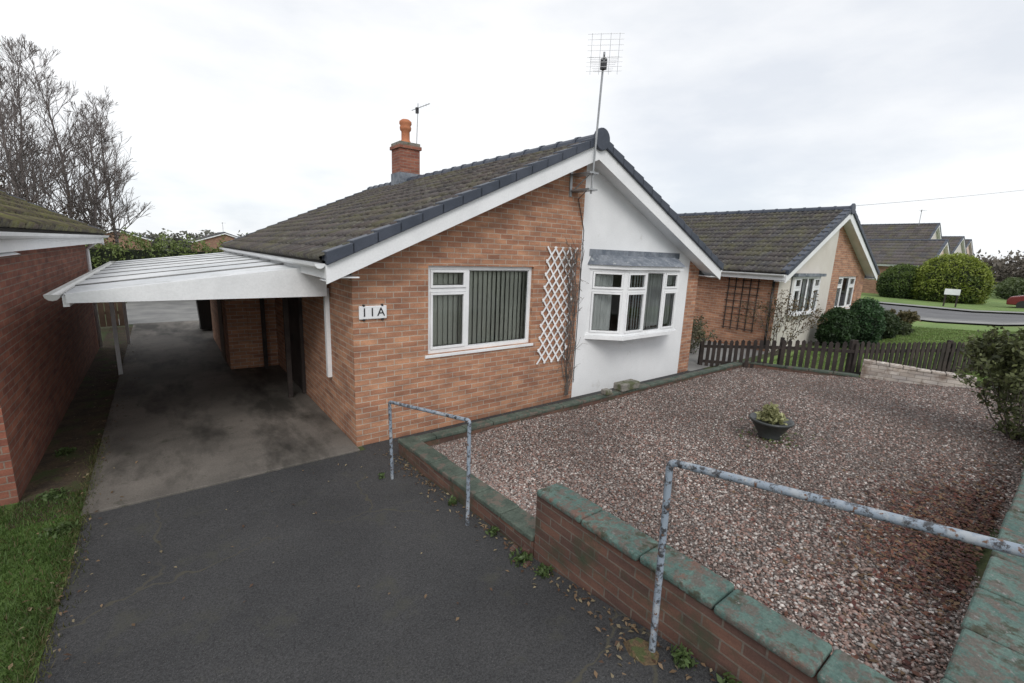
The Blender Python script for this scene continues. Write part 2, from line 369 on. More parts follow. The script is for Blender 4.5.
def window(parent,o,d,n,W,z0,z1,lights,nm='window',sill=True,fr=.055):
    A=Acc(); G=Acc(); K=Acc()
    A.obox(o,d,n,0,W,-.07,0,z0,z0+fr); A.obox(o,d,n,0,W,-.07,0,z1-fr,z1)
    A.obox(o,d,n,0,fr,-.068,-.002,z0+fr,z1-fr); A.obox(o,d,n,W-fr,W,-.068,-.002,z0+fr,z1-fr)
    for i,(a0,a1,tr) in enumerate(lights):
        if i>0: A.obox(o,d,n,a0-fr/2,a0+fr/2,-.068,-.002,z0+fr,z1-fr)
        lo=a0+(fr if i==0 else fr/2); hi=a1-(fr if i==len(lights)-1 else fr/2)
        spans=[(z0+fr,z1-fr)]
        if tr:
            A.obox(o,d,n,lo,hi,-.066,-.004,tr-fr/2,tr+fr/2); spans=[(z0+fr,tr-fr/2),(tr+fr/2,z1-fr)]
        for k,(za,zb) in enumerate(spans):
            opening = bool(tr)
            s=.04 if opening else .012
            f0=.012 if opening else -.012
            A.obox(o,d,n,lo+.004,hi-.004,-.04,f0,za+.004,za+s); A.obox(o,d,n,lo+.004,hi-.004,-.04,f0,zb-s,zb-.004)
            A.obox(o,d,n,lo+.004,lo+s,-.039,f0-.001,za+s,zb-s); A.obox(o,d,n,hi-s,hi-.004,-.039,f0-.001,za+s,zb-s)
            q=.007; K.obox(o,d,n,lo+s,hi-s,-.028,-.022,za+s,za+s+q); K.obox(o,d,n,lo+s,hi-s,-.028,-.022,zb-s-q,zb-s)
            K.obox(o,d,n,lo+s,lo+s+q,-.028,-.022,za+s+q,zb-s-q); K.obox(o,d,n,hi-s-q,hi-s,-.028,-.022,za+s+q,zb-s-q)
            g=-.03
            P=[(o[0]+d[0]*a+n[0]*g,o[1]+d[1]*a+n[1]*g,z) for a,z in ((lo+s,za+s),(hi-s,za+s),(hi-s,zb-s),(lo+s,zb-s))]
            G.add(P,[(0,1,2,3)])
    if sill: A.obox(o,d,n,-.05,W+.05,-.07,.07,z0-.045,z0-.003)
    A.obj(nm+'_frame',M['white'],parent,bev=.004); G.obj(nm+'_glass',M['glass'],parent); K.obj(nm+'_gasket',M['black'],parent)
def bungalow(name,x0,x1,yf,yb,z0,eave,ridge,regions,openings,over=.38,verge=.28,far=False,tile='tile',bricks='brick',gut='white',tbase=(.085,.08,.078)):
    R=root(name,((x0+x1)/2,(yf+yb)/2,z0)); xc=(x0+x1)/2; xl=x0-over; xr=x1+over
    sl=(ridge-eave)/(xc-xl)
    L=lambda x: ridge-sl*abs(x-xc)
    top=lambda x: L(x)-.12
    wall_front('front_wall',yf,regions,openings,z0,top,R,xc)
    wall_front('rear_wall',yb,[(x0,x1,M[bricks])],[],z0,top,R,xc,1)
    mesh('side_wall_a',[(x0,yf,z0),(x0,yb,z0),(x0,yb,top(x0)),(x0,yf,top(x0))],[(0,3,2,1)],M[bricks],R)
    mesh('side_wall_b',[(x1,yf,z0),(x1,yb,z0),(x1,yb,top(x1)),(x1,yf,top(x1))],[(0,1,2,3)],M[bricks],R)
    ya,yz=yf-verge,yb+.28
    t=.05
    A=Acc()
    for xe in (xl,xr):
        P=[(xe,ya,eave-.01),(xc,ya,ridge-.01),(xc,yz,ridge-.01),(xe,yz,eave-.01)]
        Q=[(a,b,c-t) for a,b,c in P]
        A.add(P+Q,[(0,1,2,3),(7,6,5,4),(0,4,5,1),(2,6,7,3),(0,3,7,4)])
    A.obj('roof_deck',M['dark'],R)
    stp=.32 if not far else .6; tw=.30 if not far else .6
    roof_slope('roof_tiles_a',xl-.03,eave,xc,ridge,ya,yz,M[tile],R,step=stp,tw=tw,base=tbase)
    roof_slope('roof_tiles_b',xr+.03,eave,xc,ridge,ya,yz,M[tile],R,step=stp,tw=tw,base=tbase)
    bw=.24; A=Acc(); Vg=Acc()
    for yy,sg in ((ya,-1),(yz,1)):
        for xe in (xl,xr):
            y_a,y_b=(yy-.03,yy) if sg<0 else (yy,yy+.03)
            P=[]
            for y in (y_a,y_b):
                P+=[(xe,y,eave-.03),(xc,y,ridge-.03),(xc,y,ridge-.03-bw*1.12),(xe,y,eave-.03-bw*1.0)]
            A.add(P,[(0,1,2,3),(7,6,5,4),(0,4,5,1),(1,5,6,2),(2,6,7,3),(3,7,4,0)])
            n=max(1,round(math.hypot(xc-xe,ridge-eave)/.32)) if not far else 4
            for i in range(n):
                f0=i/n; f1=(i+1)/n+.006
                xa,xb=xe+(xc-xe)*f0,xe+(xc-xe)*min(f1,1); za,zb=eave+(ridge-eave)*f0,eave+(ridge-eave)*min(f1,1)
                ycap=(y_a-.045,y_a+.16) if sg<0 else (y_b-.16,y_b+.045)
                P=[]
                for y in ycap:
                    P+=[(xa,y,za+.09),(xb,y,zb+.06),(xb,y,zb-.06),(xa,y,za-.06)]
                Vg.add(P,[(0,1,2,3),(7,6,5,4),(0,4,5,1),(1,5,6,2),(2,6,7,3),(3,7,4,0)])
        y_i=yf if sg<0 else yb
        for xe in (xl,xr):
            P=[(xe,yy,eave-.03-bw+.03),(xc,yy,ridge-bw),(xc,y_i,ridge-bw),(xe,y_i,eave-bw)]
            A.add(P,[(0,1,2,3)])
    A.obj('barge_board',M['whitep'],R); Vg.obj('verge_cap',M['verge'],R,bev=.008)
    Rd=Acc(); y=ya-.04; 
    while y<yz:
        k=7; V=[];F=[]
        y2=min(y+.45,yz+.03)
        for (yy,r) in ((y,.135),(y+.06,.135),(y+.061,.12),(y2,.12)):
            for i in range(k):
                a=math.pi*(i/(k-1)); V.append((xc+math.cos(a)*r*1.1,yy,ridge-.02+math.sin(a)*r))
        for q in range(3):
            for i in range(k-1): F.append((q*k+i,q*k+i+1,(q+1)*k+i+1,(q+1)*k+i))
        F.append(tuple(range(k)))
        Rd.add(V,F); y+=.45
    Rd.obj('ridge_tiles',M['verge'],R)
    if not far:
        D=Acc(); k=20
        V=[(xc+.17*math.cos(2*math.pi*i/k),ya-.085,ridge+.0+.17*math.sin(2*math.pi*i/k)) for i in range(k)]; V+=[(a,b+.06,c) for a,b,c in V]
        D.add(V,[tuple(range(k)),tuple(range(2*k-1,k-1,-1))]+[(i,k+i,k+(i+1)%k,(i+1)%k) for i in range(k)]); D.obj('ridge_end_cap',M['verge'],R,bev=.01)
    A=Acc(); G=Acc()
    for xe,xw,s in ((xl,x0,1),(xr,x1,-1)):
        a,b=sorted((xe+.0*s,xe+.025*s)); A.box(a,b,ya+.002,yz-.002,eave-.21,eave-.065)
        a,b=sorted((xe+.025*s,xw)); A.box(a,b,ya+.004,yz-.004,eave-.205,eave-.19)
        V=[];F=[];k=6;cx=xe-.055*s
        for y in (ya,yz):
            for i in range(k+1):
                t=math.pi+math.pi*i/k; V.append((cx+math.cos(t)*.055,y,eave-.045+math.sin(t)*.055))
        for i in range(k): F.append((i,i+1,k+2+i,k+1+i))
        F.append(tuple(range(k+1))); F.append(tuple(range(k+1,2*k+2)))
        G.add(V,F)
    A.obj('eaves_fascia',M['whitep'],R); g=G.obj('gutter',M[gut],R)
    sm=g.modifiers.new('thick','SOLIDIFY'); sm.thickness=.004
    return R,L
# ================================================================ MAIN HOUSE
YF=5.56
bx0,bx1=6.05,8.70
HR,HL=bungalow('brick_bungalow',1.83,9.62,YF,14.9,-.02,2.43,4.40,
    [(1.83,5.78,M['brick']),(5.78,9.2,M['render']),(9.2,9.62,M['brick'])],
    [(2.86,4.73,1.13,2.37),(bx0+.08,bx1-.08,1.14,2.36)],tbase=(.078,.071,.065))
window(HR,(2.86,YF+.05),(1,0),(0,-1),1.87,1.13,2.37,[(0,.66,2.03),(.66,1.87,None)],'front_window')
box('interior_floor',1.85,9.6,YF+.12,14.8,0.0,.03,M['dark'],HR)
box('interior_wall',1.85,9.6,YF+1.9,YF+2.0,.03,2.5,M['blind'],HR)
B=Acc()
x=2.93
while x<4.70:
    a=math.radians(17+random.uniform(-6,6)); d=(math.cos(a),math.sin(a)); n=(-math.sin(a),math.cos(a))
    B.obox((x,YF+.17),d,n,0,.088,-.001,.001,1.12,2.33); x+=.086
B.obj('vertical_blinds',M['blind'],HR)
bp=[(bx0,YF),(bx0+.5,YF-.42),(bx1-.5,YF-.42),(bx1,YF)]
def seg(i):
    a,b=Vector(bp[i]),Vector(bp[i+1]); d=(b-a); w=d.length; d/=w; n=Vector((d.y,-d.x)); return tuple(a),tuple(d),tuple(n),w
for i in range(3):
    o,d,n,w=seg(i)
    if i==1: li=[(0,w*.36,1.98),(w*.36,w*.70,None),(w*.70,w,1.98)]
    else: li=[(0,w,1.98)]
    window(HR,o,d,n,w,1.16,2.36,li,'bay_window',sill=False,fr=.05)
def prism(name,poly,z0,z1,mat,parent,poly2=None):
    k=len(poly); p2=poly2 or poly
    V=[(x,y,z0) for x,y in poly]+[(x,y,z1) for x,y in p2]
    F=[tuple(range(k-1,-1,-1)),tuple(range(k,2*k))]+[(i,(i+1)%k,k+(i+1)%k,k+i) for i in range(k)]
    return mesh(name,V,F,mat,parent)
def off(e): return [(bx0-e,YF+.0),(bx0+.5-e*.6,YF-.42-e),(bx1-.5+e*.6,YF-.42-e),(bx1+e,YF+.0)]
prism('bay_sill',off(.045),1.09,1.157,M['white'],HR)
prism('bay_head',off(.05),2.363,2.43,M['white'],HR)
prism('bay_lead_roof',off(.09),2.433,2.60,M['lead'],HR,[(bx0+.0,YF),(bx0+.5,YF-.22),(bx1-.5,YF-.22),(bx1,YF)])
box('bay_lead_flashing',bx0-.06,bx1+.06,YF-.012,YF+.004,2.58,2.70,M['lead'],HR)
prism('bay_corbel',[(7.0,YF),(7.13,YF-.22),(7.26,YF)],.93,1.087,M['whitep'],HR,[(6.9,YF),(7.13,YF-.36),(7.36,YF)])
def curtain(x0,x1,y,z0,z1,mat):
    V=[];F=[];n=int((x1-x0)/.012)
    for i in range(n+1):
        xx=x0+(x1-x0)*i/n; yy=y+.02*math.sin(xx*70)+.012*math.sin(xx*31)
        V+=[(xx,yy,z0),(xx,yy,z1)]
    for i in range(n): F.append((2*i,2*i+2,2*i+3,2*i+1))
    mesh('curtain',V,F,mat,HR,smooth=True)
curtain(bx0+.1,bx0+.62,YF-.02,1.2,2.33,M['net']); curtain(bx1-.95,bx1-.12,YF-.02,1.2,2.33,M['net'])
B=Acc(); x=bx0+.66
while x<bx1-1.0:
    a=math.radians(24+random.uniform(-5,5)); B.obox((x,YF-.2),(math.cos(a),math.sin(a)),(-math.sin(a),math.cos(a)),0,.088,-.001,.001,1.2,2.33); x+=.086
B.obj('bay_blinds',M['net'],HR)
box('curtain_pelmet',bx0+.1,bx1-.1,YF+.11,YF+.24,2.28,2.36,M['net'],HR)
pl=root('house_number_sign',(2.08,YF-.02,1.77))
box('plaque',1.90,2.26,YF-.025,YF-.004,1.69,1.86,M['whitep'],pl,bev=.01)
A=Acc()
for xx in (1.96,2.20):
    for zz in (1.685,1.865): A.box(xx-.012,xx+.012,YF-.03,YF-.003,zz-.012,zz+.012)
A.obj('plaque_brackets',M['black'],pl)
cu=bpy.data.curves.new('number_text','FONT'); cu.body='11A'; cu.size=.155; cu.extrude=.002; cu.align_x='CENTER'; cu.align_y='CENTER'; cu.space_character=1.3
t=bpy.data.objects.new('number_text',cu); COL.objects.link(t); t.rotation_euler=(math.pi/2,0,0); t.location=(2.08,YF-.029,1.775); cu.materials.append(M['black']); par(t,pl)
A=Acc(); A.box(1.79,1.828,8.2,9.05,.05,2.05); A.obj('side_door',M['darkwood'],HR,bev=.004)
A=Acc(); A.box(1.775,1.826,8.12,8.2,.03,2.12); A.box(1.775,1.826,9.05,9.13,.03,2.12); A.box(1.775,1.826,8.2,9.05,2.05,2.12); A.obj('side_door_frame',M['darkwood'],HR)
box('brick_pier',1.3,1.82,10.4,10.75,0,2.1,M['brick'],HR)
box('store_wall',.95,1.3,10.45,14.2,0,2.12,M['brick'],HR)
box('store_door',.93,.949,11.2,12.0,.02,2.0,M['wood'],HR)
box('white_post',1.77,1.826,6.52,6.60,.72,2.0,M['whitep'],HR)
# chimney
cx,cy=5.72,12.5
ch=root('chimney_stack',(cx,cy,4.6)); par(ch,HR)
box('chimney_brick',cx-.29,cx+.29,cy-.29,cy+.29,3.9,5.25,M['brick_l'],ch)
box('chimney_oversail',cx-.33,cx+.33,cy-.33,cy+.33,5.251,5.34,M['brick_l'],ch); box('chimney_cap',cx-.30,cx+.30,cy-.30,cy+.30,5.341,5.42,M['stone'],ch)
box('chimney_flashing',cx-.31,cx+.31,cy-.31,cy+.31,4.2,4.62,M['lead'],ch)
A=Acc(); A.lathe((cx,cy,5.42),[(.15,0),(.14,.06),(.115,.1),(.115,.32),(.15,.36),(.16,.42),(.14,.47),(.17,.52),(.165,.58),(.1,.63),(.0,.64)]); A.obj('chimney_pot',M['terra'],ch,smooth=True)
def aerial(name,base,top,dirv,n_el,blen,ew,grid=True,r=.016,parent=None):
    E=root(name,base); A=Acc(); A.tube(base,top,r,r,8)
    T=Vector(top)-Vector((0,0,.12)); d=Vector(dirv).normalized(); side=d.cross(Vector((0,0,1))).normalized()
    a=T-d*blen*.35; b=T+d*blen*.65; A.tube(a,b,.009,.009,6)
    for i in range(n_el):
        p=a+(b-a)*((i+1.5)/(n_el+1)); w=ew*(.95-.35*i/n_el); A.tube(p-side*w/2,p+side*w/2,.003,.003,4)
        if i%3==1: A.tube(p-Vector((0,0,.03)),p+Vector((0,0,.03)),.008,.008,4)
    if grid:
        for sgn in (-1,1):
            for k in range(4):
                p=a+d*(-.02*k)+Vector((0,0,sgn*(.045+.065*k))); A.tube(p-side*ew*.55,p+side*ew*.55,.0025,.0025,4)
        for s in (-.42,-.15,.15,.42):
            A.tube(a+side*ew*s-Vector((0,0,.27)),a+side*ew*s+Vector((0,0,.27)),.0025,.0025,4)
    A.obj('aerial_mast_and_elements',M['metal'],E)
    A2=Acc(); p=a+(b-a)*.3; A2.box(p.x-.035,p.x+.035,p.y-.035,p.y+.035,p.z-.13,p.z+.02); A2.obj('aerial_balun',M['black'],E)
    return E
ae=aerial('tv_aerial',(5.53,YF-.37,3.55),(5.55,YF-.42,5.58),(.70,.68,.10),9,.95,.46)
A=Acc(); A.box(5.42,5.62,YF-.42,YF-.005,3.60,3.625); A.box(5.42,5.62,YF-.42,YF-.005,3.85,3.875); A.box(5.40,5.45,YF-.02,YF-.002,3.52,3.95)
A.tube((5.45,YF-.02,3.6),(5.52,YF-.36,3.87),.01,.01,6); A.obj('aerial_bracket',M['metal'],ae)
aerial('tv_aerial.001',(cx+.32,cy,5.1),(cx+.38,cy,6.55),(.5,-.3,.25),6,.55,.3,False,.012)
A=Acc(); pts=[(5.5,YF-.3,3.6),(5.62,YF-.012,3.5),(5.8,YF-.012,3.0),(5.79,YF-.012,.3)]
for a,b in zip(pts,pts[1:]): A.tube(a,b,.006,.006,5)
A.obj('aerial_cable',M['black'],ae)
# trellis
TR=root('garden_trellis',(5.2,YF-.03,1.7)); A=Acc()
tx0,tx1,tz0,tz1=4.88,5.52,.78,2.68; nw=4; cell=(tx1-tx0)/nw; nh=9; chh=(tz1-tz0)/nh
for i in range(-nh,nw+1):
    for sgn in (1,-1):
        k0=max(0,-i); k1=min(nh,nw-i)
        if k1<=k0: continue
        xa,za=tx0+(i+k0)*cell,tz0+k0*chh; xb,zb=tx0+(i+k1)*cell,tz0+k1*chh
        if sgn<0: xa,xb=tx1-(xa-tx0),tx1-(xb-tx0)
        d=Vector((xb-xa,0,zb-za)).normalized(); pr=Vector((-d.z,0,d.x))*.014; yy=YF-.03-(.008 if sgn>0 else .0)
        P=[Vector((xa,yy,za))-d*.03,Vector((xb,yy,zb))+d*.03]; V=[]
        for y_ in (0,.007):
            for pnt in (P[0]-pr,P[1]-pr,P[1]+pr,P[0]+pr):
                V.append((pnt.x+(pnt.z-tz0)*.06,yy+y_,pnt.z))
        A.add(V,[(0,1,2,3),(7,6,5,4),(0,4,5,1),(1,5,6,2),(2,6,7,3),(3,7,4,0)])
A.obj('lattice',M['whitep'],TR)

# ---------------------------------------------------------------- trees / shrubs
def grow(segs,p,d,L,r,depth,up=.15,spread=.55,nchild=3,wob=.18):
    n=3 if depth>1 else 2; q=Vector(p); dd=Vector(d); pts=[q.copy()]
    for i in range(n):
        dd=(dd+Vector((random.gauss(0,wob),random.gauss(0,wob),random.gauss(0,wob)+up*.4))).normalized()
        q2=q+dd*L/n; ra=r*(1-.35*i/n); rb=r*(1-.35*(i+1)/n); segs.append((q.copy(),q2.copy(),ra,rb)); q=q2; pts.append(q.copy())
    if depth<=0: return
    for c in range(nchild+(1 if random.random()<.5 else 0)):
        t=random.uniform(.35,1) if c else 1.0
        idx=min(n,max(1,int(math.ceil(t*n)))); base=pts[idx]
        ax=Vector((random.gauss(0,1),random.gauss(0,1),random.gauss(0,1))).normalized()
        nd=(dd+ax*spread*(1 if c else .5)+Vector((0,0,up))).normalized()
        grow(segs,base,nd,L*random.uniform(.6,.82),r*(.6 if c else .68),depth-1,up,spread,nchild,wob)
def segmesh(name,segs,mat,parent=None,k=3,rmin=.004):
    V=[];F=[]
    for p,q,r0,r1 in segs:
        d=(q-p).normalized(); a=d.orthogonal().normalized(); b=d.cross(a); base=len(V); kk=k
        for c,r in ((p,max(r0,rmin)),(q,max(r1,rmin))):
            for i in range(kk):
                t=2*math.pi*i/kk; w=c+a*math.cos(t)*r+b*math.sin(t)*r; V.append((w.x,w.y,w.z))
        for i in range(kk): F.append((base+i,base+(i+1)%kk,base+kk+(i+1)%kk,base+kk+i))
    return fastmesh(name,V,F,mat,parent)
def bare_tree(name,base,h,seed,r=.12,rmin=.0065,wide=.85):
    random.seed(seed); segs=[]; n=16; p=Vector(base); d=Vector((0,0,1))
    for i in range(n):
        t=i/n; d=(d+Vector((random.gauss(0,.07),random.gauss(0,.07),.25))).normalized(); q=p+d*h/n
        segs.append((p.copy(),q.copy(),r*(1-t)+.01,r*(1-(i+1)/n)+.01))
        if t>.16:
            for c in range(3):
                a=random.random()*6.283; el=random.uniform(.9,1.9); dd=Vector((math.cos(a),math.sin(a),el)).normalized()
                L=h*(.32*(1-t)**.6+.06)*random.uniform(.6,1.15)*wide
                grow(segs,p.lerp(q,random.random()),dd,L*.5,r*.3*(1-t)+.010,3,.14,.6,3,.15)
        p=q
    T=root(name,base); segmesh('trunk_and_branches',segs,M['bark_far'],T,3,rmin); return T
def leaves(name,C,n,size,cols,parent=None,mat=None,shell=.75,noise_amp=.18,seed=1,lens=1.6,zmin=None):
    rng=np.random.default_rng(seed); P=[];K=[]
    vol=np.array([c[1][0]*c[1][1]*c[1][2] for c in C])**(2/3); cnt=(n*vol/vol.sum()).astype(int)
    for (c,r),m in zip(C,cnt):
        d=rng.normal(size=(m,3)); d/=np.linalg.norm(d,axis=1,keepdims=True)
        lump=1+noise_amp*(np.sin(d[:,0]*7+c[0]*3)*np.cos(d[:,1]*6+c[1])+.7*np.sin(d[:,2]*9+d[:,0]*5))
        rad=(shell+(1-shell)*rng.random(m)**.6)*lump*(1+.04*rng.normal(size=m))
        p=np.array(c)+d*np.array(r)*rad[:,None]; P.append(p)
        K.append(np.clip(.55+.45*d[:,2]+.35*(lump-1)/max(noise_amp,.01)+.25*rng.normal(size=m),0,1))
    P=np.vstack(P);K=np.concatenate(K)
    if zmin is not None: m_=P[:,2]>zmin; P=P[m_];K=K[m_]
    m=len(P); a=rng.normal(size=(m,3)); a/=np.linalg.norm(a,axis=1,keepdims=True)
    b=np.cross(a,rng.normal(size=(m,3))); b/=np.linalg.norm(b,axis=1,keepdims=True)
    s=size*(.6+.8*rng.random(m))[:,None]
    V=np.stack([P-a*s*lens*.5,P+b*s*.35,P+a*s*lens*.5,P-b*s*.35],1).reshape(-1,3)
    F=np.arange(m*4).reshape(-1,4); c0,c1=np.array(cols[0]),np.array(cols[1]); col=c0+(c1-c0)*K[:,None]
    col*=(.8+.4*rng.random((m,1))); return fastmesh(name,V,F,mat or M['leaf'],parent,np.repeat(col,4,0))
def core(name,c,r,parent,colm):
    V=[];F=[];k=12;m=8
    for j in range(m+1):
        ph=math.pi*j/m
        for i in range(k):
            t=2*math.pi*i/k; V.append((c[0]+r[0]*math.sin(ph)*math.cos(t),c[1]+r[1]*math.sin(ph)*math.sin(t),c[2]+r[2]*math.cos(ph)))
    for j in range(m):
        for i in range(k): F.append((j*k+i,j*k+(i+1)%k,(j+1)*k+(i+1)%k,(j+1)*k+i))
    mesh(name,V,F,colm,parent,smooth=True)
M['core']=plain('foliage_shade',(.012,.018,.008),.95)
def bush(name,c,r,n,size,cols,seed=1,cr=.78,namp=.08,**kw):
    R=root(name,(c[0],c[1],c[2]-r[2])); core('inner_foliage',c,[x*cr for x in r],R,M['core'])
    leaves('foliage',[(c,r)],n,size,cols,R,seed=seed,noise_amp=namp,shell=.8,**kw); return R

# ================================================================ CARPORT
CP=root('carport',(.4,9,2))
cy0,cy1=6.5,14.6; cxl,cxr=-.78,1.80; zl,zr_=1.99,2.32
B_=Acc(); V=[];F=[]
y=cy0-.05; pit=1.02
def zt(x): return zl+(zr_-zl)*(x-cxl)/(cxr-cxl)
while y<cy1-.1:
    y2=min(y+pit,cy1)
    m=6; pts=[]
    for q in range(m*2+1):
        yy=y+(y2-y)*q/(m*2); pts.append((yy,.006 if q%2 else 0))
    j=random.uniform(-.003,.003); b=len(V)
    for yy,h in pts: V+=[(cxl-.04,yy,zl+h+j),(cxr,yy,zr_+h+j)]
    for q in range(len(pts)-1): F.append((b+2*q,b+2*q+1,b+2*q+3,b+2*q+2))
    P=[]
    for z in (-.004,.019):
        for xx,yy in ((cxl-.05,y-.035),(cxr-.005,y-.035),(cxr-.005,y+.035),(cxl-.05,y+.035)): P.append((xx,yy,zt(xx)+z))
    if y>cy0: B_.add(P,BF)
    y=y2
o=mesh('roof_sheet_panels',V,F,M['corr'],CP); sm=o.modifiers.new('t','SOLIDIFY'); sm.thickness=.006
B_.obj('roof_glazing_bars',M['bar'],CP,bev=.003)
def slabpoly(name,pts,y0,y1,mat,parent):
    k=len(pts); V=[(x,y0,z) for x,z in pts]+[(x,y1,z) for x,z in pts]
    mesh(name,V,[tuple(range(k)),tuple(range(2*k-1,k-1,-1))]+[(i,k+i,k+(i+1)%k,(i+1)%k) for i in range(k)],mat,parent)
slabpoly('front_fascia',[(cxl-.02,1.90),(1.77,1.90),(1.77,2.325),(cxl-.02,1.995)],cy0-.085,cy0-.055,M['whitep'],CP)
slabpoly('rear_fascia',[(cxl-.02,1.90),(1.77,1.93),(1.77,2.3),(cxl-.02,1.98)],cy1+.05,cy1+.08,M['whitep'],CP)
box('side_beam',cxl-.05,cxl,cy0-.05,cy1+.04,1.86,1.97,M['whitep'],CP)
V=[];F=[];k=6
for y in (cy0-.1,cy1+.1):
    for i in range(k+1):
        t=math.pi+math.pi*i/k; V.append((cxl-.115+math.cos(t)*.06,y,1.99+math.sin(t)*.06))
for i in range(k): F.append((i,i+1,k+2+i,k+1+i))
F+=[tuple(range(k+1)),tuple(range(k+1,2*k+2))]
g=mesh('carport_gutter',V,F,M['gutter'],CP); sm=g.modifiers.new('t','SOLIDIFY'); sm.thickness=.005
A=Acc(); y=cy0+.7
while y<cy1:
    A.box(cxl+.01,cxr-.01,y,y+.045,1.87,1.96); y+=1.15
A.obj('joists',M['wood'],CP)
A=Acc()
for y in (8.0,10.2,12.6): A.box(1.52,1.59,y,y+.07,0,1.87)
A.obj('timber_posts',M['darkwood'],CP)
A=Acc()
for y in (11.0,14.2): A.box(cxl-.03,cxl+.03,y,y+.06,0,1.86)
A.obj('white_posts',M['whitep'],CP)
wb=root('wheelie_bin',(1.0,15.6,.5)); V=[(-.24,-.26,0.08),(.24,-.26,.08),(.24,.26,.08),(-.24,.26,.08),(-.29,-.34,.95),(.29,-.34,.95),(.29,.34,.95),(-.29,.34,.95)]
mesh('bin_body',[(a+1.0,b+15.6,c) for a,b,c in V],BF,M['black'],wb); box('bin_lid',.69,1.31,15.22,15.96,.952,1.0,M['black'],wb,.02)
A=Acc()
for s in (-.22,.22): A.tube((1+s-.03,15.85,.1),(1+s+.03,15.85,.1),.1,.1,14)
A.obj('bin_wheels',M['black'],wb)
fn=root('garden_gate',(-1,17,0)); A=Acc()
for i in range(9): A.box(-2.2+i*.14,-2.2+i*.14+.125,17.0,17.02,.05,1.6+.03*(i%2))
A.box(-2.2,-.95,17.02,17.05,.4,.48); A.box(-2.2,-.95,17.02,17.05,1.25,1.33); A.obj('gate_boards',M['wood'],fn)

# ================================================================ LEFT NEIGHBOUR
NR,_=bungalow('neighbour_brick_bungalow',-8.9,-1.3,6.05,14.05,-.02,2.64,4.56,[(-8.9,-1.3,M['brick_l'])],[(-6.5,-4.5,1.1,2.2)],over=.30,verge=1.2,tile='tile_moss',bricks='brick_l',tbase=(.085,.07,.05))
window(NR,(-6.5,6.1),(1,0),(0,-1),2.0,1.1,2.2,[(0,1,None),(1,2,None)])
A=Acc(); A.tube((-1.24,13.6,.1),(-1.24,13.6,2.3),.034,.034,10); A.tube((-1.24,13.6,2.3),(-1.0,13.6,2.52),.034,.034,10)
A.obj('downpipe',M['white'],NR,smooth=True)

# ================================================================ RIGHT NEIGHBOURS
R2,_=bungalow('neighbour_bungalow',13.9,21.4,YF,15.2,-.02,2.32,4.36,[(13.9,17.9,M['cream']),(17.9,21.4,M['brick'])],
   [(14.7,16.7,1.08,2.2),(18.65,20.6,1.05,2.2)],tbase=(.062,.06,.058))
window(R2,(14.7,YF-.1),(1,0),(0,-1),2.0,1.08,2.2,[(0,.5,1.85),(.5,1.0,None),(1.0,1.5,None),(1.5,2,1.85)],sill=True)
box('window_canopy',14.6,16.8,YF-.2,YF-.002,2.21,2.3,M['lead'],R2)
window(R2,(18.65,YF+.05),(1,0),(0,-1),1.95,1.05,2.2,[(0,.6,1.85),(.6,1.3,None),(1.3,1.95,1.85)])
for xa,xb in ((14.8,15.4),(16.0,16.6),(18.75,19.3),(20.0,20.5)):
    box('neighbour_curtain',xa,xb,YF+.14,YF+.16,1.1,2.18,M['net'],R2)
box('neighbour_inner',13.95,21.3,YF+3,YF+3.1,0,2.4,M['dark'],R2)
A=Acc(); A.tube((13.84,YF+.12,.1),(13.84,YF+.12,2.15),.034,.034,10); A.obj('downpipe',M['black'],R2,smooth=True)
T2=root('wall_trellis',(13.87,6.6,1.4)); A=Acc()
for i in range(5): A.box(13.86,13.885,6.1+i*.22,6.12+i*.22,.5,2.1)
for i in range(8): A.box(13.845,13.858,6.05,7.05,.55+i*.21,.57+i*.21)
A.obj('trellis_slats',M['darkwood'],T2)
def farwin(R,x0,x1,z0,z1,y):
    window(R,(x0,y+.04),(1,0),(0,-1),x1-x0,z0,z1,[(0,(x1-x0)/2,None),((x1-x0)/2,x1-x0,None)])
    box('room_backing',x0,x1,y+.3,y+.32,z0,z1,M['net'],R)
R3,_=bungalow('render_bungalow',54,62,9.6,20,0,2.85,5.2,[(54,62,M['peach'])],[(55.2,57.2,1.2,2.5),(59,61,1.2,2.5)],far=True,bricks='brick_far')
farwin(R3,55.2,57.2,1.2,2.5,9.6); farwin(R3,59,61,1.2,2.5,9.6)
R4,_=bungalow('render_bungalow.001',66,75,12.6,26,0,4.6,7.6,[(66,75,M['cream'])],[(67.5,69.5,3,4.3),(71,73,3,4.3)],far=True,bricks='brick_far')
farwin(R4,67.5,69.5,3,4.3,12.6); farwin(R4,71,73,3,4.3,12.6)
R5,_=bungalow('render_bungalow.002',81,90,12.5,24,0,4.6,6.9,[(81,90,M['cream'])],[(83,85,3,4.2)],far=True,bricks='brick_far')
farwin(R5,83,85,3,4.2,12.5)
R6,_=bungalow('render_bungalow.003',98,107,14,26,0,5,7.3,[(98,107,M['peach'])],[(100,102,3,4.2)],far=True,bricks='brick_far')
farwin(R6,100,102,3,4.2,14)
aerial('tv_aerial.002',(70,14,7.4),(70,14,9.2),(.5,-.3,0),6,.9,.7,False,.03)
for i,(x0,x1,y0,rz) in enumerate(((5,14,96,3.9),(16,25,90,4.3),(-9,-1,96,3.6))):
    r,_=bungalow('distant_house'+('' if i==0 else '.%03d'%i),x0,x1,y0,y0+12,0,2.2,rz,[(x0,x1,M['brick_far'])],[],far=True,bricks='brick_far')
    aerial('tv_aerial.%03d'%(i+3),((x0+x1)/2,y0+2,rz-.1),((x0+x1)/2,y0+2,rz+1.8),(.5,-.3,0),5,.9,.7,False,.03)

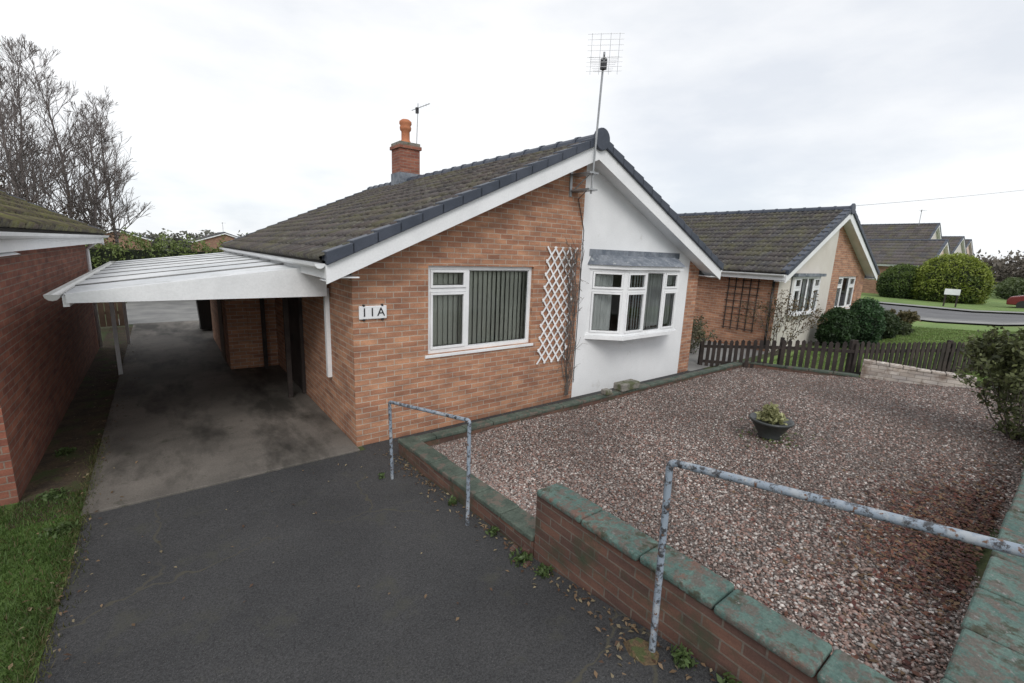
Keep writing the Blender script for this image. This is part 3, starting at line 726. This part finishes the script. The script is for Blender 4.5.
# ================================================================ GRAVEL GARDEN
HG=lambda y:.10+(4.9-y)*.082
def xr_at(y):
    pts=[(-.2,12.2),(1,12.05),(2.6,11.55),(4.95,10.85)]
    for (a,xa),(b,xb) in zip(pts,pts[1:]):
        if a<=y<=b: return xa+(xb-xa)*(y-a)/(b-a)
    return 10.85
GB=root('gravel_bed',(6,2.5,.3))
V=[];F=[];nx,ny=60,26
for j in range(ny+1):
    y=.05+(4.95-.05)*j/ny
    for i in range(nx+1):
        x=2.38+(xr_at(y)-2.38)*i/nx
        V.append((x,y,HG(y)+.012*math.sin(x*2.3+y)+.01*math.sin(y*3.1-x*1.7)))
for j in range(ny):
    for i in range(nx): a=j*(nx+1)+i; F.append((a,a+1,a+nx+2,a+nx+1))
mesh('gravel_surface',V,F,M['gravel'],GB,smooth=True)
rng=np.random.default_rng(5)
def pebbles(n,name):
    t=(1+5**.5)/2
    iv=np.array([(-1,t,0),(1,t,0),(-1,-t,0),(1,-t,0),(0,-1,t),(0,1,t),(0,-1,-t),(0,1,-t),(t,0,-1),(t,0,1),(-t,0,-1),(-t,0,1)],float); iv/=np.linalg.norm(iv[0])
    jf=np.array([(0,11,5),(0,5,1),(0,1,7),(0,7,10),(0,10,11),(1,5,9),(5,11,4),(11,10,2),(10,7,6),(7,1,8),(3,9,4),(3,4,2),(3,2,6),(3,6,8),(3,8,9),(4,9,5),(2,4,11),(6,2,10),(8,6,7),(9,8,1)])
    u=rng.random(n)
    X=2.42+9.6*u**1.8; Y=.1+4.8*rng.random(n)
    lim=np.array([xr_at(min(y,4.95)) for y in Y]); k=X<lim-.02; X,Y=X[k],Y[k]; m=len(X)
    Z=.10+(4.9-Y)*.082+.012*np.sin(X*2.3+Y)+.01*np.sin(Y*3.1-X*1.7)
    r=.006+.0075*rng.random(m)**1.6
    sx=r[:,None]*np.stack([1+.5*rng.random(m),.8+.4*rng.random(m),.55+.25*rng.random(m)],1)
    P=iv[None]*sx[:,None,:]*(1+.2*rng.normal(size=(m,12,1)))
    a=rng.random(m)*6.283; ca,sa=np.cos(a)[:,None],np.sin(a)[:,None]
    x=P[:,:,0]*ca-P[:,:,1]*sa; y=P[:,:,0]*sa+P[:,:,1]*ca; tl=rng.normal(size=(m,1))*.3
    z=P[:,:,2]+x*tl
    Vv=np.stack([x+X[:,None],y+Y[:,None],z+(Z+r*.35)[:,None]],2).reshape(-1,3)
    Ff=(jf[None]+(np.arange(m)*12)[:,None,None]).reshape(-1,3)
    pal=np.array([(.235,.160,.136),(.31,.255,.23),(.16,.112,.095),(.40,.365,.34),(.20,.182,.172),(.50,.46,.43),(.09,.07,.062),(.26,.155,.125)])
    c=pal[rng.choice(8,m,p=[.19,.17,.17,.10,.14,.055,.065,.11])]*(.75+.5*rng.random((m,1)))
    tone=1+.14*np.sin(X*1.3+.6*Y)*np.sin(Y*1.9-X*.7)+.08*np.sin(X*3.1-Y*2.3); c*=tone[:,None]
    fastmesh(name,Vv,Ff,M['pebble'],GB,np.repeat(c,12,0),smooth=True)
pebbles(92000,'pebbles')
def flat_leaves(name,pts,size,cols,parent=None,seed=3):
    rng2=np.random.default_rng(seed); P=np.array(pts); m=len(P); a=rng2.random(m)*6.283
    d=np.stack([np.cos(a),np.sin(a),.25*rng2.normal(size=m)],1); e=np.stack([-np.sin(a),np.cos(a),.25*rng2.normal(size=m)],1)
    s=size*(.6+.8*rng2.random(m))[:,None]
    V=np.stack([P-d*s*.6,P+e*s*.3+[0,0,.006],P+d*s*.6,P-e*s*.3+[0,0,.004]],1).reshape(-1,3)
    pal=np.array(cols); c=pal[rng2.integers(0,len(pal),m)]*(.7+.6*rng2.random((m,1)))
    return fastmesh(name,V,np.arange(4*m).reshape(-1,4),M['brownleaf'],parent,np.repeat(c,4,0))
pts=[]
for _ in range(3600):
    x=random.gauss(4.9,.9); y=abs(random.gauss(0,.38))+.18
    if 2.6<x<11.5 and y<4: pts.append((x,y,HG(y)+.02+.01*random.random()))
for _ in range(700):
    x=random.uniform(2.6,10.5); y=random.uniform(.3,4.8); pts.append((x,y,HG(y)+.022))
flat_leaves('fallen_leaves',pts,.035,[(.10,.03,.022),(.13,.05,.027),(.06,.025,.02),(.15,.09,.045)])
pts=[]
for _ in range(330):
    y=random.uniform(.5,5.3); x=2.19-abs(random.gauss(0,.10)); pts.append((x,y,H(y)+.016))
for _ in range(60):
    pts.append((1.95+random.gauss(0,.12),1.3+random.gauss(0,.15),H(1.3)+.018))
for _ in range(420):
    x=XL+random.gauss(0,.13); y=random.uniform(2,14); pts.append((x,y,H(y)+.032))
for _ in range(70):
    x=random.uniform(2.3,9.5); y=random.uniform(5.2,5.5); pts.append((x,y,.02))
for _ in range(40):
    x=random.uniform(-.6,1.9); y=random.uniform(2,5.3); pts.append((x,y,H(y)+.018))
flat_leaves('fallen_leaves.001',pts,.028,[(.14,.09,.05),(.19,.13,.075),(.09,.05,.03),(.22,.18,.11)],seed=8)

def lowwall(name,pts,th,bm,cm,seg=.45,coph=.05,ov=.025,cb=.012):
    R=root(name,pts[0][:3]); W=Acc(); C=Acc(); rr=random.Random(len(name)*3+int(pts[0][0]*7))
    for (xa,ya,ba,ta),(xb,yb,bb,tb) in zip(pts,pts[1:]):
        d=Vector((xb-xa,yb-ya)); L=d.length; d/=L; n=Vector((d.y,-d.x)); h=th/2
        def P(s,o,z): return (xa+d.x*s+n.x*o,ya+d.y*s+n.y*o,z)
        ta_,tb_=ta-coph,tb-coph
        V=[P(0,-h,ba),P(L,-h,bb),P(L,h,bb),P(0,h,ba),P(0,-h,ta_),P(L,-h,tb_),P(L,h,tb_),P(0,h,ta_)]
        W.add(V,BF)
        k=max(1,round(L/seg)); hh=h+ov
        for i in range(k):
            s0,s1=L*i/k+.004,L*(i+1)/k-.004; z0=ta_+(tb_-ta_)*s0/L+.002; z1=ta_+(tb_-ta_)*s1/L+.002; j=rr.uniform(-.008,.008); w=rr.uniform(-.009,.009)
            C.add([P(s0,-hh+w,z0),P(s1,-hh+w,z1),P(s1,hh+w,z1),P(s0,hh+w,z0),P(s0,-hh+w,z0+coph+j),P(s1,-hh+w,z1+coph+j),P(s1,hh+w,z1+coph+j*.3),P(s0,hh+w,z0+coph+j*.3)],BF)
    W.obj('brickwork',bm,R); o=C.obj('coping',cm,R); b=o.modifiers.new('b','BEVEL'); b.width=cb; b.segments=3
    return R
lowwall('garden_wall',[(2.31,2.42,.10,.77),(2.31,-.02,.40,.80)],.21,M['brick_w'],M['coping'],.46,.055,.022,.02)
lowwall('garden_wall.001',[(2.31,5.10,-.03,.20),(2.31,2.44,.0,.33)],.20,M['brick_w'],M['coping_d'],.45,.05,.012)
lowwall('garden_wall.002',[(2.17,-.02,.35,.80),(6.4,-.02,.35,.84),(12.3,-.02,.35,.8)],.24,M['brick_w'],M['coping'],.46,.06,.02,.02)
lowwall('garden_wall.003',[(2.2,5.0,-.02,.20),(10.9,4.95,.0,.20)],.13,M['brick_w'],M['coping_d'],.45,.05,.01)
lowwall('garden_wall.004',[(10.93,4.93,-.02,.24),(11.5,2.75,.0,.33)],.13,M['brick_w'],M['coping_d'],.45,.05,.01)
lowwall('garden_wall.005',[(11.56,2.75,.05,.66),(12.0,1.1,.1,.62)],.18,M['brick_pw'],M['brick_pw'],.225,.06,.0)
lowwall('garden_wall.006',[(12.02,1.05,.1,.5),(12.2,.13,.2,.5)],.16,M['brick_w'],M['coping_d'],.45,.05,.01)
box('stone_block',6.35,6.85,4.86,5.08,.205,.34,M['stone'],None,.02)
box('stone_block.001',5.95,6.1,4.88,5.02,.205,.29,M['stone'],None,.015)
A=Acc()
for (x,y,s) in ((2.22,2.52,.05),(2.14,2.6,.035),(2.45,2.55,.04),(2.1,2.38,.03)):
    a=random.random(); A.obox((x,y),(math.cos(a),math.sin(a)),(-math.sin(a),math.cos(a)),-s,s,-s*.7,s*.7,H(y),H(y)+s*1.1)
A.obj('broken_brick_pieces',M['brick_w'],None,bev=.01)

def rail(name,pts,r=.021):
    cu=bpy.data.curves.new(name,'CURVE'); cu.dimensions='3D'; cu.bevel_depth=r; cu.bevel_resolution=4; cu.use_fill_caps=True
    for pl in pts:
        s=cu.splines.new('POLY'); s.points.add(len(pl)-1)
        for p,q in zip(s.points,pl): p.co=(*q,1)
    o=bpy.data.objects.new(name,cu); COL.objects.link(o); cu.materials.append(M['rail']); return o
def bend(a,c,b,r=.07,n=6):
    a,c,b=map(Vector,(a,c,b)); p=c+(a-c).normalized()*r; q=c+(b-c).normalized()*r
    return [tuple(a)]+[tuple(p*(1-t)**2+c*2*t*(1-t)+q*t*t) for t in [i/n for i in range(n+1)]]
rail('handrail',[bend((2.06,1.20,.30),(2.05,1.22,1.54),(2.05,-.9,1.90),.04)+[(2.05,-.9,1.90)],[(2.05,-.88,.4),(2.05,-.88,1.89)]],.0195)
rail('handrail.001',[bend((1.88,4.52,-.02),(1.86,4.52,.93),(2.02,3.18,1.12),.03)+bend((1.95,3.7,1.05),(2.03,3.16,1.13),(2.04,3.17,.02),.03)[1:]+[(2.04,3.17,.02)]],.018)

def fence(name,pts,gap=.125,w=.08):
    R=root(name,(pts[0][0],pts[0][1],0)); A=Acc()
    for (xa,ya,ba,ta),(xb,yb,bb,tb) in zip(pts,pts[1:]):
        d=Vector((xb-xa,yb-ya)); L=d.length; d/=L; n=Vector((d.y,-d.x)); k=int(L/gap)
        for i in range(k):
            s=i*gap; f=s/L; b=ba+(bb-ba)*f; t=ta+(tb-ta)*f+random.uniform(-.014,.014); o=(xa+d.x*s,ya+d.y*s); ln=random.uniform(-.012,.012)
            P=[]
            for nn in (-.009,.009):
                for a_,z in ((0,b),(w,b),(w+ln,t-.04),(w/2+ln,t),(ln,t-.04)): P.append((o[0]+d.x*a_+n.x*nn,o[1]+d.y*a_+n.y*nn,z))
            A.add(P,[(0,1,2,3,4),(9,8,7,6,5)]+[(j,5+j,5+(j+1)%5,(j+1)%5) for j in range(5)])
        for fz in (.28,.78):
            P=[]
            for nn in (.010,.045):
                for s,bz,tz in ((0,ba,ta),(L,bb,tb)):
                    z=bz+(tz-bz)*fz; P+=[(xa+d.x*s-n.x*nn,ya+d.y*s-n.y*nn,z-.035),(xa+d.x*s-n.x*nn,ya+d.y*s-n.y*nn,z+.035)]
            A.add(P,[(0,2,3,1),(4,5,7,6),(1,3,7,5),(0,4,6,2),(0,1,5,4),(2,6,7,3)])
        m=max(1,int(L/1.8))
        for i in range(m+1):
            s=L*i/m; f=s/L; A.obox((xa+d.x*s,ya+d.y*s),d,-n,-.04,.04,.046,.12,ba+(bb-ba)*f-.1,ta+(tb-ta)*f+.02)
    A.obj('pickets_and_rails',M['darkwood'],R)
fence('picket_fence',[(10.45,5.75,-.1,.64),(11.15,4.2,-.05,.88),(11.65,2.95,0,1.0),(15.8,.5,.25,1.06),(19.5,-1.0,.4,1.25)])

PT=root('plant_pot',(6.2,2.32,.33)); c=(6.2,2.32,HG(2.32)+.0)
A=Acc(); A.lathe(c,[(.0,.01),(.13,.01),(.14,.03),(.13,.05),(.19,.14),(.235,.22),(.26,.235),(.265,.26),(.245,.265),(.225,.24),(.0,.225)],28); A.obj('bowl',plain('pot_glaze',(.04,.045,.045),.35),PT,smooth=True)
leaves('plant_foliage',[((c[0],c[1],c[2]+.29),(.17,.17,.08)),((c[0]-.05,c[1],c[2]+.38),(.09,.09,.10))],900,.035,[(.09,.10,.03),(.42,.42,.22)],PT,shell=.3,seed=4)
pts=[(6.2+random.gauss(0,.22),2.3+random.gauss(0,.2),0) for _ in range(160)]
flat_leaves('moss_patch',[(x,y,HG(y)+.02) for x,y,_ in pts],.04,[(.05,.07,.02),(.08,.10,.03)],seed=19)
def blades(name,n,fx,h,cols,seed,w=.004):
    rng3=np.random.default_rng(seed); X,Y=fx(rng3,n); m=len(X); Z=np.array([H(y) for y in Y])+.01
    a=rng3.random(m)*6.283; hh=h*(.5+rng3.random(m)); lean=rng3.normal(size=(m,2))*.45*hh[:,None]
    B=np.stack([X,Y,Z],1); s=np.stack([np.cos(a)*w,np.sin(a)*w,0*a],1); T=B+np.stack([lean[:,0],lean[:,1],hh],1)
    V=np.stack([B-s,B+s,T],1).reshape(-1,3); c0,c1=map(np.array,cols); k=rng3.random((m,1)); c=(c0+(c1-c0)*k)*(.75+.5*rng3.random((m,1)))
    br=rng3.random(m)<.10; c[br]=np.array([.16,.13,.06])*(.6+.6*rng3.random((br.sum(),1)))
    pat=.85+.2*np.sin(X*5+Y*3)*np.sin(Y*4-X*2); c*=pat[:,None]
    return fastmesh(name,V,np.arange(3*m).reshape(-1,3),M['blade'],None,np.repeat(c,3,0))
blades('grass',60000,lambda r,n:(XL-.01-2.6*r.random(n)**1.2,1.6+4.4*r.random(n)),.034,[(.06,.115,.02),(.12,.205,.05)],2)
blades('grass.001',2500,lambda r,n:(XL+.045*r.normal(size=n),2+5.5*r.random(n)),.04,[(.06,.08,.02),(.16,.16,.06)],3)
blades('grass.002',60000,lambda r,n:(12.4+14*r.random(n),.2+4.8*r.random(n)),.05,[(.12,.19,.04),(.19,.28,.08)],4,.01)
for i,(x,y,s,k) in enumerate(((2.10,2.45,.09,160),(2.12,2.2,.07,110),(2.12,1.05,.07,110),(2.14,.8,.05,80),(2.13,3.6,.05,80),(2.14,2.9,.05,80),(-.90,5.2,.12,200),(-1.05,6.0,.12,220),(-1.1,7.2,.1,160),(1.78,4.6,.04,40))):
    z=H(y)+.03
    leaves('weed'+('' if i==0 else '.%03d'%i),[((x,y,z),(s,s,.05))],k,.028,[(.03,.05,.012),(.09,.14,.045)],None,shell=.2,seed=20+i)
MS=root('broken_tile',(2.0,1.25,H(1.2))); 
V=[(1.93,1.16),(2.0,1.10),(2.09,1.15),(2.12,1.24),(2.08,1.33),(2.0,1.36),(1.94,1.28)]
V2=[(1.99+(x-2.02)*.75+.03,1.22+(y-1.22)*.75) for x,y in V]
prism('tile_piece',V,H(1.2)-.02,H(1.2)+.022,surf('mossy_brick_piece',(.10,.07,.04),(.15,.10,.05),12,.95,60,.4,.9,.015,c3=(.07,.085,.03),s3=18,t3=(.48,.56)),MS,V2)

bush('topiary_bush',(50.0,10.3,1.15),(1.65,1.65,1.65),14000,.11,[(.02,.045,.012),(.10,.15,.03)],1,cr=.93,namp=.008)
bush('topiary_bush.001',(50.2,7.35,1.35),(2.4,2.4,2.4),26000,.12,[(.05,.085,.012),(.24,.29,.045)],2,cr=.94,namp=.008)
bush('conifer_bush',(16.9,4.85,.56),(.58,.52,.68),9000,.055,[(.010,.026,.009),(.035,.075,.022)],3,namp=.06,cr=.88)
bush('conifer_bush.001',(17.9,4.45,.70),(.56,.54,.84),9000,.055,[(.010,.03,.012),(.045,.10,.035)],4,namp=.06,cr=.88)
bush('conifer_bush.002',(20.6,4.6,.48),(.7,.5,.52),8000,.06,[(.012,.026,.010),(.045,.07,.025)],5,namp=.08,cr=.85)
bush('conifer_bush.003',(22.6,4.6,.22),(.7,.5,.3),3000,.06,[(.02,.03,.012),(.06,.08,.03)],6,namp=.15)
def twig_shrub(name,base,h,n,seed,col=None,r=.012,leafcols=None,nl=0,spread=.6,lsize=.05,depth=3):
    random.seed(seed); R=root(name,base); segs=[]
    for i in range(n):
        a=random.random()*6.28; d=Vector((math.cos(a)*.45,math.sin(a)*.45,1)).normalized()
        grow(segs,Vector(base)+Vector((math.cos(a)*.06,math.sin(a)*.06,0)),d,h*.42,r,depth,.12,spread,2,.18)
    segmesh('twigs',segs,col or M['bark'],R,3,.0025)
    if nl:
        rngs=np.random.default_rng(seed); idx=rngs.integers(0,len(segs),nl)
        P=np.array([tuple(segs[i][1]) for i in idx])+rngs.normal(size=(nl,3))*.035
        a=rngs.normal(size=(nl,3)); a/=np.linalg.norm(a,axis=1,keepdims=True); b=np.cross(a,rngs.normal(size=(nl,3))); b/=np.linalg.norm(b,axis=1,keepdims=True)
        s=lsize*(.6+.8*rngs.random(nl))[:,None]; V=np.stack([P-a*s*.7,P+b*s*.35,P+a*s*.7,P-b*s*.35],1).reshape(-1,3)
        c0,c1=map(np.array,leafcols); c=c0+(c1-c0)*rngs.random((nl,1)); fastmesh('leaves',V,np.arange(4*nl).reshape(-1,4),M['leaf'],R,np.repeat(c,4,0))
    return R
twig_shrub('garden_shrub',(8.6,.30,.45),1.3,13,11,leafcols=[(.04,.05,.02),(.14,.16,.06)],nl=9000,lsize=.045)
twig_shrub('garden_shrub.001',(10.5,6.3,0),1.2,9,12,leafcols=[(.06,.06,.03),(.16,.15,.09)],nl=1800)
twig_shrub('garden_shrub.002',(13.6,5.3,0),1.7,10,13,leafcols=[(.09,.06,.03),(.16,.12,.06)],nl=1200,spread=.5)
twig_shrub('garden_shrub.003',(11.6,6.6,0),.8,7,14,leafcols=[(.03,.05,.02),(.10,.13,.05)],nl=1200)
twig_shrub('garden_shrub.004',(24.5,4.9,0),.8,7,15,leafcols=[(.05,.05,.02),(.16,.13,.06)],nl=1500,lsize=.1)
random.seed(31); segs=[]
for i in range(9): 
    p=Vector((5.6+random.uniform(-.05,.09),YF-.05,.1))
    for k in range(16):
        q=p+Vector((random.gauss(0,.035),random.gauss(0,.006),.16)); q.y=min(YF-.02,max(YF-.14,q.y)); segs.append((p.copy(),q.copy(),.007,.006))
        for _ in range(2 if k>7 else 1):
            if random.random()<.65:
                e=q+Vector((random.uniform(-.30,.2),random.uniform(-.06,0),random.uniform(-.08,.25))); e.y=min(e.y,YF-.015); segs.append((q.copy(),e,.004,.002))
                e2=e+Vector((random.uniform(-.12,.12),random.uniform(-.04,0),random.uniform(-.06,.12))); segs.append((e,e2,.002,.002))
        p=q
segmesh('climbing_plant',segs,M['bark'],None,4,.0022)
HD=root('hedge',(2,24.5,0)); 
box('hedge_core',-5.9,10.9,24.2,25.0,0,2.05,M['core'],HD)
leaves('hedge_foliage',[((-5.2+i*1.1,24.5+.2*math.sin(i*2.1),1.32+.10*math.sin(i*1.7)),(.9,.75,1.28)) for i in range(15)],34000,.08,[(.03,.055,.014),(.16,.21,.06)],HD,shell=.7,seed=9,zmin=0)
HD2=root('hedge.001',(9,21,0)); leaves('foliage',[((9.6,18+i*1.2,1.1),(.7,.8,1.2)) for i in range(5)],9000,.09,[(.02,.035,.012),(.07,.10,.03)],HD2,shell=.6,seed=10,zmin=0)
for i,(x,y,h,s) in enumerate(((-6.0,30,10.8,1),(-3.4,33,10.6,2),(-8.4,28,11,3),(-1.9,37,9.8,4),(-10.5,34,12.5,5),(-5.2,36,11.4,6),(-7.8,33,11.8,7),(-4.4,29,8.8,8),(-2.8,31,8.2,9),(-6.8,38,13,10))):
    bare_tree('bare_tree'+('' if i==0 else '.%03d'%i),(x,y,0),h,40+s)
IV=root('ivy_thicket',(-5,29,0)); leaves('foliage',[((-8.0,29,2.2),(2.2,1.2,2.9)),((-5.3,30,2.3),(1.5,1.0,2.8)),((-3.0,32,1.9),(1.4,1.0,2.3)),((-11,30,3),(2.4,1.2,3.2))],18000,.11,[(.035,.027,.02),(.12,.09,.065)],IV,shell=.2,seed=12,zmin=0)
DT=root('distant_trees',(150,10,0)); C=[]
random.seed(77)
for i in range(46):
    t=i/45; C.append(((118+30*random.random(),-30+75*t,2.2),(4,3.2,2.4+2.0*random.random())))
leaves('foliage',C,26000,.55,[(.08,.07,.06),(.17,.15,.12)],DT,shell=.35,seed=14,zmin=0)
DT2=root('distant_trees.001',(0,90,0)); C=[((-40+i*3.2,112+6*random.random(),1.6),(3,3,1.7+1.0*random.random())) for i in range(40)]
leaves('foliage',C,16000,.5,[(.08,.08,.07),(.16,.16,.13)],DT2,shell=.35,seed=15,zmin=0)
DT3=root('distant_hedge',(60,4,0)); leaves('foliage',[((63+i*2.2,4.5+.2*i,.7),(1.6,1.3,1.0)) for i in range(14)],14000,.2,[(.02,.035,.012),(.08,.11,.04)],DT3,shell=.5,seed=16,zmin=0)
SG=root('estate_sign',(43.5,5.9,0)); A=Acc(); A.box(43.45,43.5,5.75,6.55,.85,1.25); A.obj('board',M['white'],SG)
A=Acc(); A.box(43.47,43.55,5.8,5.88,0,1.1); A.box(43.47,43.55,6.42,6.50,0,1.1); A.obj('posts',M['darkwood'],SG)
# car
cyc=1.7; CR=root('parked_car',(48,cyc,0)); prof=[(-2.1,.3),(-2.15,.6),(-2.05,.85),(-1.3,.95),(-.7,1.38),(.7,1.42),(1.35,1.0),(2.0,.85),(2.12,.6),(2.1,.3)]
k=len(prof); V=[(47.2,cyc+a,z) for a,z in prof]+[(48.9,cyc+a,z) for a,z in prof]
o=mesh('body',V,[tuple(range(k)),tuple(range(2*k-1,k-1,-1))]+[(i,k+i,k+(i+1)%k,(i+1)%k) for i in range(k)],plain('car_paint',(.16,.025,.025),.25),CR); b=o.modifiers.new('b','BEVEL'); b.width=.08; b.segments=3
gl=[(-1.1,.98),(-.62,1.32),(.62,1.35),(1.15,1.0)]
for xx in (47.185,48.915): mesh('side_glass',[(xx,cyc+a,z) for a,z in gl],[(0,1,2,3)],M['black'],CR)
A=Acc()
for a in (-1.3,1.3):
    for xx in (47.18,48.75): A.tube((xx,cyc+a,.32),(xx+.17,cyc+a,.32),.32,.32,18)
A.obj('wheels',M['black'],CR)
PL=root('telegraph_pole',(46,-2,0)); A=Acc(); A.tube((46,-2,0),(46,-2,8.9),.13,.09,10); A.obj('pole',M['wood'],PL)
A=Acc(); p0=Vector((17.7,5.4,4.45)); p1=Vector((46,-2,8.8)); last=p0
for i in range(1,21):
    t=i/20; q=p0.lerp(p1,t)-Vector((0,0,.5*4*t*(1-t)*.4)); A.tube(last,q,.007,.007,4,False); last=q
A.obj('cable',M['black'],PL)

# ================================================================ WORLD / LIGHT / CAMERA
W=bpy.data.worlds.new('World'); S.world=W; W.use_nodes=True; nt=W.node_tree; nt.nodes.clear()
out=nt.nodes.new('ShaderNodeOutputWorld'); sky=nt.nodes.new('ShaderNodeTexSky'); sky.sky_type='NISHITA'; sky.sun_disc=False
sky.sun_elevation=math.radians(42); sky.sun_rotation=math.radians(212)
b1=nt.nodes.new('ShaderNodeBackground'); b1.inputs[1].default_value=.12; nt.links.new(sky.outputs[0],b1.inputs[0])
tc=nt.nodes.new('ShaderNodeTexCoord'); mp=nt.nodes.new('ShaderNodeMapping'); mp.inputs['Scale'].default_value=(1.1,1.1,3.2)
nt.links.new(tc.outputs['Generated'],mp.inputs[0])
cl=noise(nt,mp.outputs[0],1.5,7,.55)
sp=nt.nodes.new('ShaderNodeSeparateXYZ'); nt.links.new(tc.outputs['Generated'],sp.inputs[0])
cc=mixc(nt,ramp(nt,cl,.34,.60),(.76,.79,.84),(1,1,1))
cc=mixc(nt,ramp(nt,sp.outputs[2],.22,.0),cc,mixc(nt,ramp(nt,cl,.42,.56),(.64,.70,.78),(.93,.95,.98)))
b2=nt.nodes.new('ShaderNodeBackground'); b2.inputs[1].default_value=1.13; nt.links.new(cc,b2.inputs[0])
mx=nt.nodes.new('ShaderNodeMixShader'); mx.inputs[0].default_value=.9; nt.links.new(b1.outputs[0],mx.inputs[1]); nt.links.new(b2.outputs[0],mx.inputs[2]); nt.links.new(mx.outputs[0],out.inputs[0])
sl=bpy.data.lights.new('sun','SUN'); sl.energy=1.45; sl.angle=math.radians(25); sl.color=(1,.97,.93)
so=bpy.data.objects.new('sun',sl); COL.objects.link(so)
sd=Vector((math.sin(math.radians(212))*math.cos(math.radians(42)),math.cos(math.radians(212))*math.cos(math.radians(42)),math.sin(math.radians(42))))
so.rotation_euler=sd.to_track_quat('Z','Y').to_euler(); so.location=(0,-5,20)
th,ph,ro=math.radians(38),math.radians(11.3),math.radians(2.3)
Fv=Vector((math.sin(th)*math.cos(ph),math.cos(th)*math.cos(ph),-math.sin(ph))); R0=Vector((math.cos(th),-math.sin(th),0)); U0=R0.cross(Fv)
Rv=R0*math.cos(ro)+U0*math.sin(ro); Uv=-R0*math.sin(ro)+U0*math.cos(ro)
cam=bpy.data.cameras.new('camera'); co=bpy.data.objects.new('camera',cam); COL.objects.link(co)
cam.sensor_width=36; cam.lens=450/1024*36; cam.clip_start=.05; cam.clip_end=2000
m=Matrix((Rv,Uv,-Fv)).transposed().to_4x4(); m.translation=Vector((0,0,2.6)); co.matrix_world=m
S.camera=co
